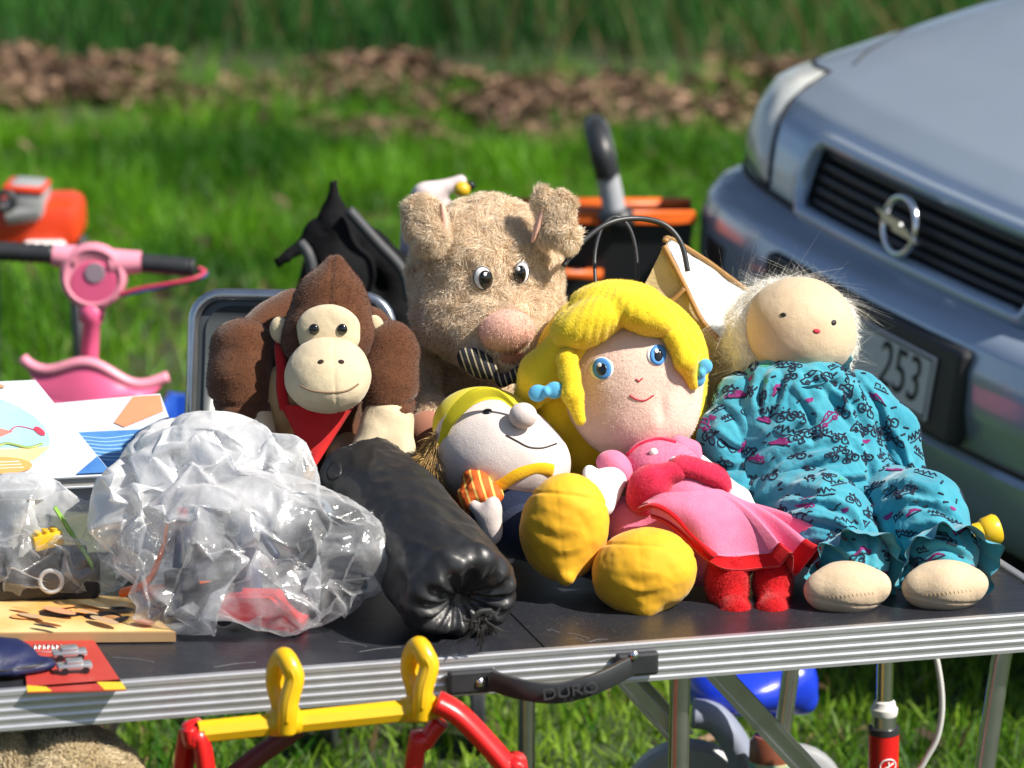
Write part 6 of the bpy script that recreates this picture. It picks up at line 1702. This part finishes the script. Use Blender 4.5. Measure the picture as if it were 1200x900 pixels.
# ------------------------------------------------------------------ blue ride-on toy
YX = 5.15
m_rblue = plastic("seat_blue", (.012, .045, .62), .25, .3); m_rgrey = plastic("fork_grey_blue", (.24, .27, .36), .45)
ro_ = thing("ride_on_toy", [W(880, 900, YX)[0], YX, 0], "child's ride-on toy with glossy blue seat under the table", "ride-on toy")
d = U(.03, C(835, 800, YX, 26, 925, 800, YX, 30), C(925, 800, YX, 30, 942, 822, YX, 14), E(870, 805, YX, 60, 30, 60), E(835, 806, YX, 24, 22, 50))
soft("seat", d, .005, m_rblue, ro_)
limb2 = lambda name, P, r, m, flat=1.0: mk(name, *tube(spline(P, 8), r, 16, flat=flat), m, ro_)
q = mpp(850, 860, YX)
limb2("fork", [W(812, 836, YX - .08), W(838, 842, YX - .08), W(862, 872, YX - .08), W(874, 910, YX - .08), [W(880, 960, YX)[0], YX - .08, .05]], 24 * q, m_rgrey, .7)
wc = np.array([W(806, 895, YX)[0], YX - .02, .10])
wo = MB().lathe(wc + [0, .02, 0], (0, -1, 0), [(0, .05), (0, .09), (.008, .098), (.035, .098), (.043, .09), (.043, .06), (.036, .055)], 32).out("wheel", m_mgrey, ro_, smooth=True)
MB().lathe(wc + [0, -.012, 0], (0, -1, 0), [(0, .055), (.010, .05), (.016, .03), (.018, .01)], 28).out("wheel_hub", m_py, wo, smooth=True)
MB().lathe([W(935, 895, YX)[0], YX + .1, .08], (0, -1, 0), [(0, .04), (0, .07), (.006, .078), (.03, .078), (.036, .07), (.036, .04)], 28).out("wheel", m_mgrey, ro_, smooth=True)
mk("axle_frame", *tube(spline([W(900, 815, YX + .03), [W(920, 850, YX)[0], YX + .06, .14], [W(935, 895, YX)[0], YX + .09, .08]], 6), .016, 10), m_rblue, ro_)
# ------------------------------------------------------------------ drink tin standing in the grass
YD = 5.0
tn_ = thing("drink_tin", [W(903, 900, YD)[0], YD, 0], "small red tin with a cream and green label, under the table beside the blue seat", "tin")
xd = W(903, 880, YD)[0]; zt2 = W(903, 862, YD)[2]
MB().lathe((xd, YD, 0), (0, 0, 1), [(0, .028), (.01, .031), (zt2 - .07, .031)], 24).out("body", m_pr, tn_, smooth=True)
MB().lathe((xd, YD, zt2 - .07), (0, 0, 1), [(0, .0314), (.035, .0314)], 24).out("label_band", mat("label_cream", (.62, .50, .26), .5, var=(30, (.15, .38, .32), .1)), tn_, smooth=True)
MB().lathe((xd, YD, zt2 - .035), (0, 0, 1), [(0, .031), (.027, .030), (.035, .024)], 24).out("shoulder", mat("tin_brown", (.20, .06, .03), .4), tn_, smooth=True)
# ------------------------------------------------------------------ bicycle pump
YU = 4.86
pu_ = thing("bicycle_pump", [W(1036, 900, YU)[0], YU, 0], "red standing bicycle pump with chrome rod and pale hose under the table", "pump")
xu = W(1036, 850, YU)[0]
zq = lambda v: W(1036, v, YU)[2]
q = mpp(1036, 850, YU)
L_ = lambda prof, name, m, par=pu_: MB().lathe((xu, YU, 0), (0, 0, 1), prof, 28).out(name, m, par, smooth=True)
L_([(zq(845), 10 * q), (zq(782) + .05, 10 * q)], "rod", m_steel)
L_([(zq(838), 15 * q), (zq(835), 16 * q), (zq(830), 16 * q), (zq(827), 13.5 * q), (zq(822), 12.5 * q), (zq(820), 10 * q)], "collar", plastic("pump_white", (.72, .72, .70)))
L_([(zq(853), 14.5 * q), (zq(838) - .0005, 14.5 * q)], "cylinder_head", m_tube)
L_([(zq(859), 18.5 * q), (zq(852), 18.5 * q), (zq(851), 14 * q)], "seal_ring", m_blk)
bar_ = L_([(.03, 18 * q), (zq(859) - .0005, 18 * q)], "barrel", m_pr)
em_ = W(1043, 893, YU - 18 * q)
mk("emblem", *tube([np.array([xu + 18.3 * q * math.sin(t + .0), YU - 18.3 * q * math.cos(t), zq(893) + .010 * math.sin(a)]) for a in np.linspace(0, 6.283, 30, endpoint=False) for t in [.25 + .55 * math.cos(a)]], .0011, 6, closed=True), m_prwhite, bar_)
for k, (t0, dz0, t1, dz1) in enumerate(((-.1, -.004, .6, .004), (.0, -.006, .5, -.007), (.25, -.006, .25, .006))):
    mk("emblem", *tube([np.array([xu + 18.3 * q * math.sin(t), YU - 18.3 * q * math.cos(t), zq(893) + z_]) for t, z_ in zip(np.linspace(t0, t1, 6), np.linspace(dz0, dz1, 6))], .0011, 6), m_prwhite, bar_)
MB().box((xu, YU, .015), (.09, .03, .012), None, .005).out("foot_plate", m_blk, pu_)
MB().box((xu, YU, zq(782) + .06), (.075, .012, .012), None, .006).out("pump_handle", m_blk, pu_, smooth=True)
mk("hose", *tube(spline([[xu, YU - .02, zq(853)+.12], W(1070, 768, YU - .01), W(1092, 762, YU - .01), W(1101, 790, YU - .01), W(1104, 830, YU - .01), W(1098, 865, YU - .01), W(1082, 895, YU - .01), W(1065, 930, YU - .01), [xu + .02, YU - .02, .06]], 8), 3.6 * q, 10), mat("hose_grey", (.55, .55, .53), .5), pu_)
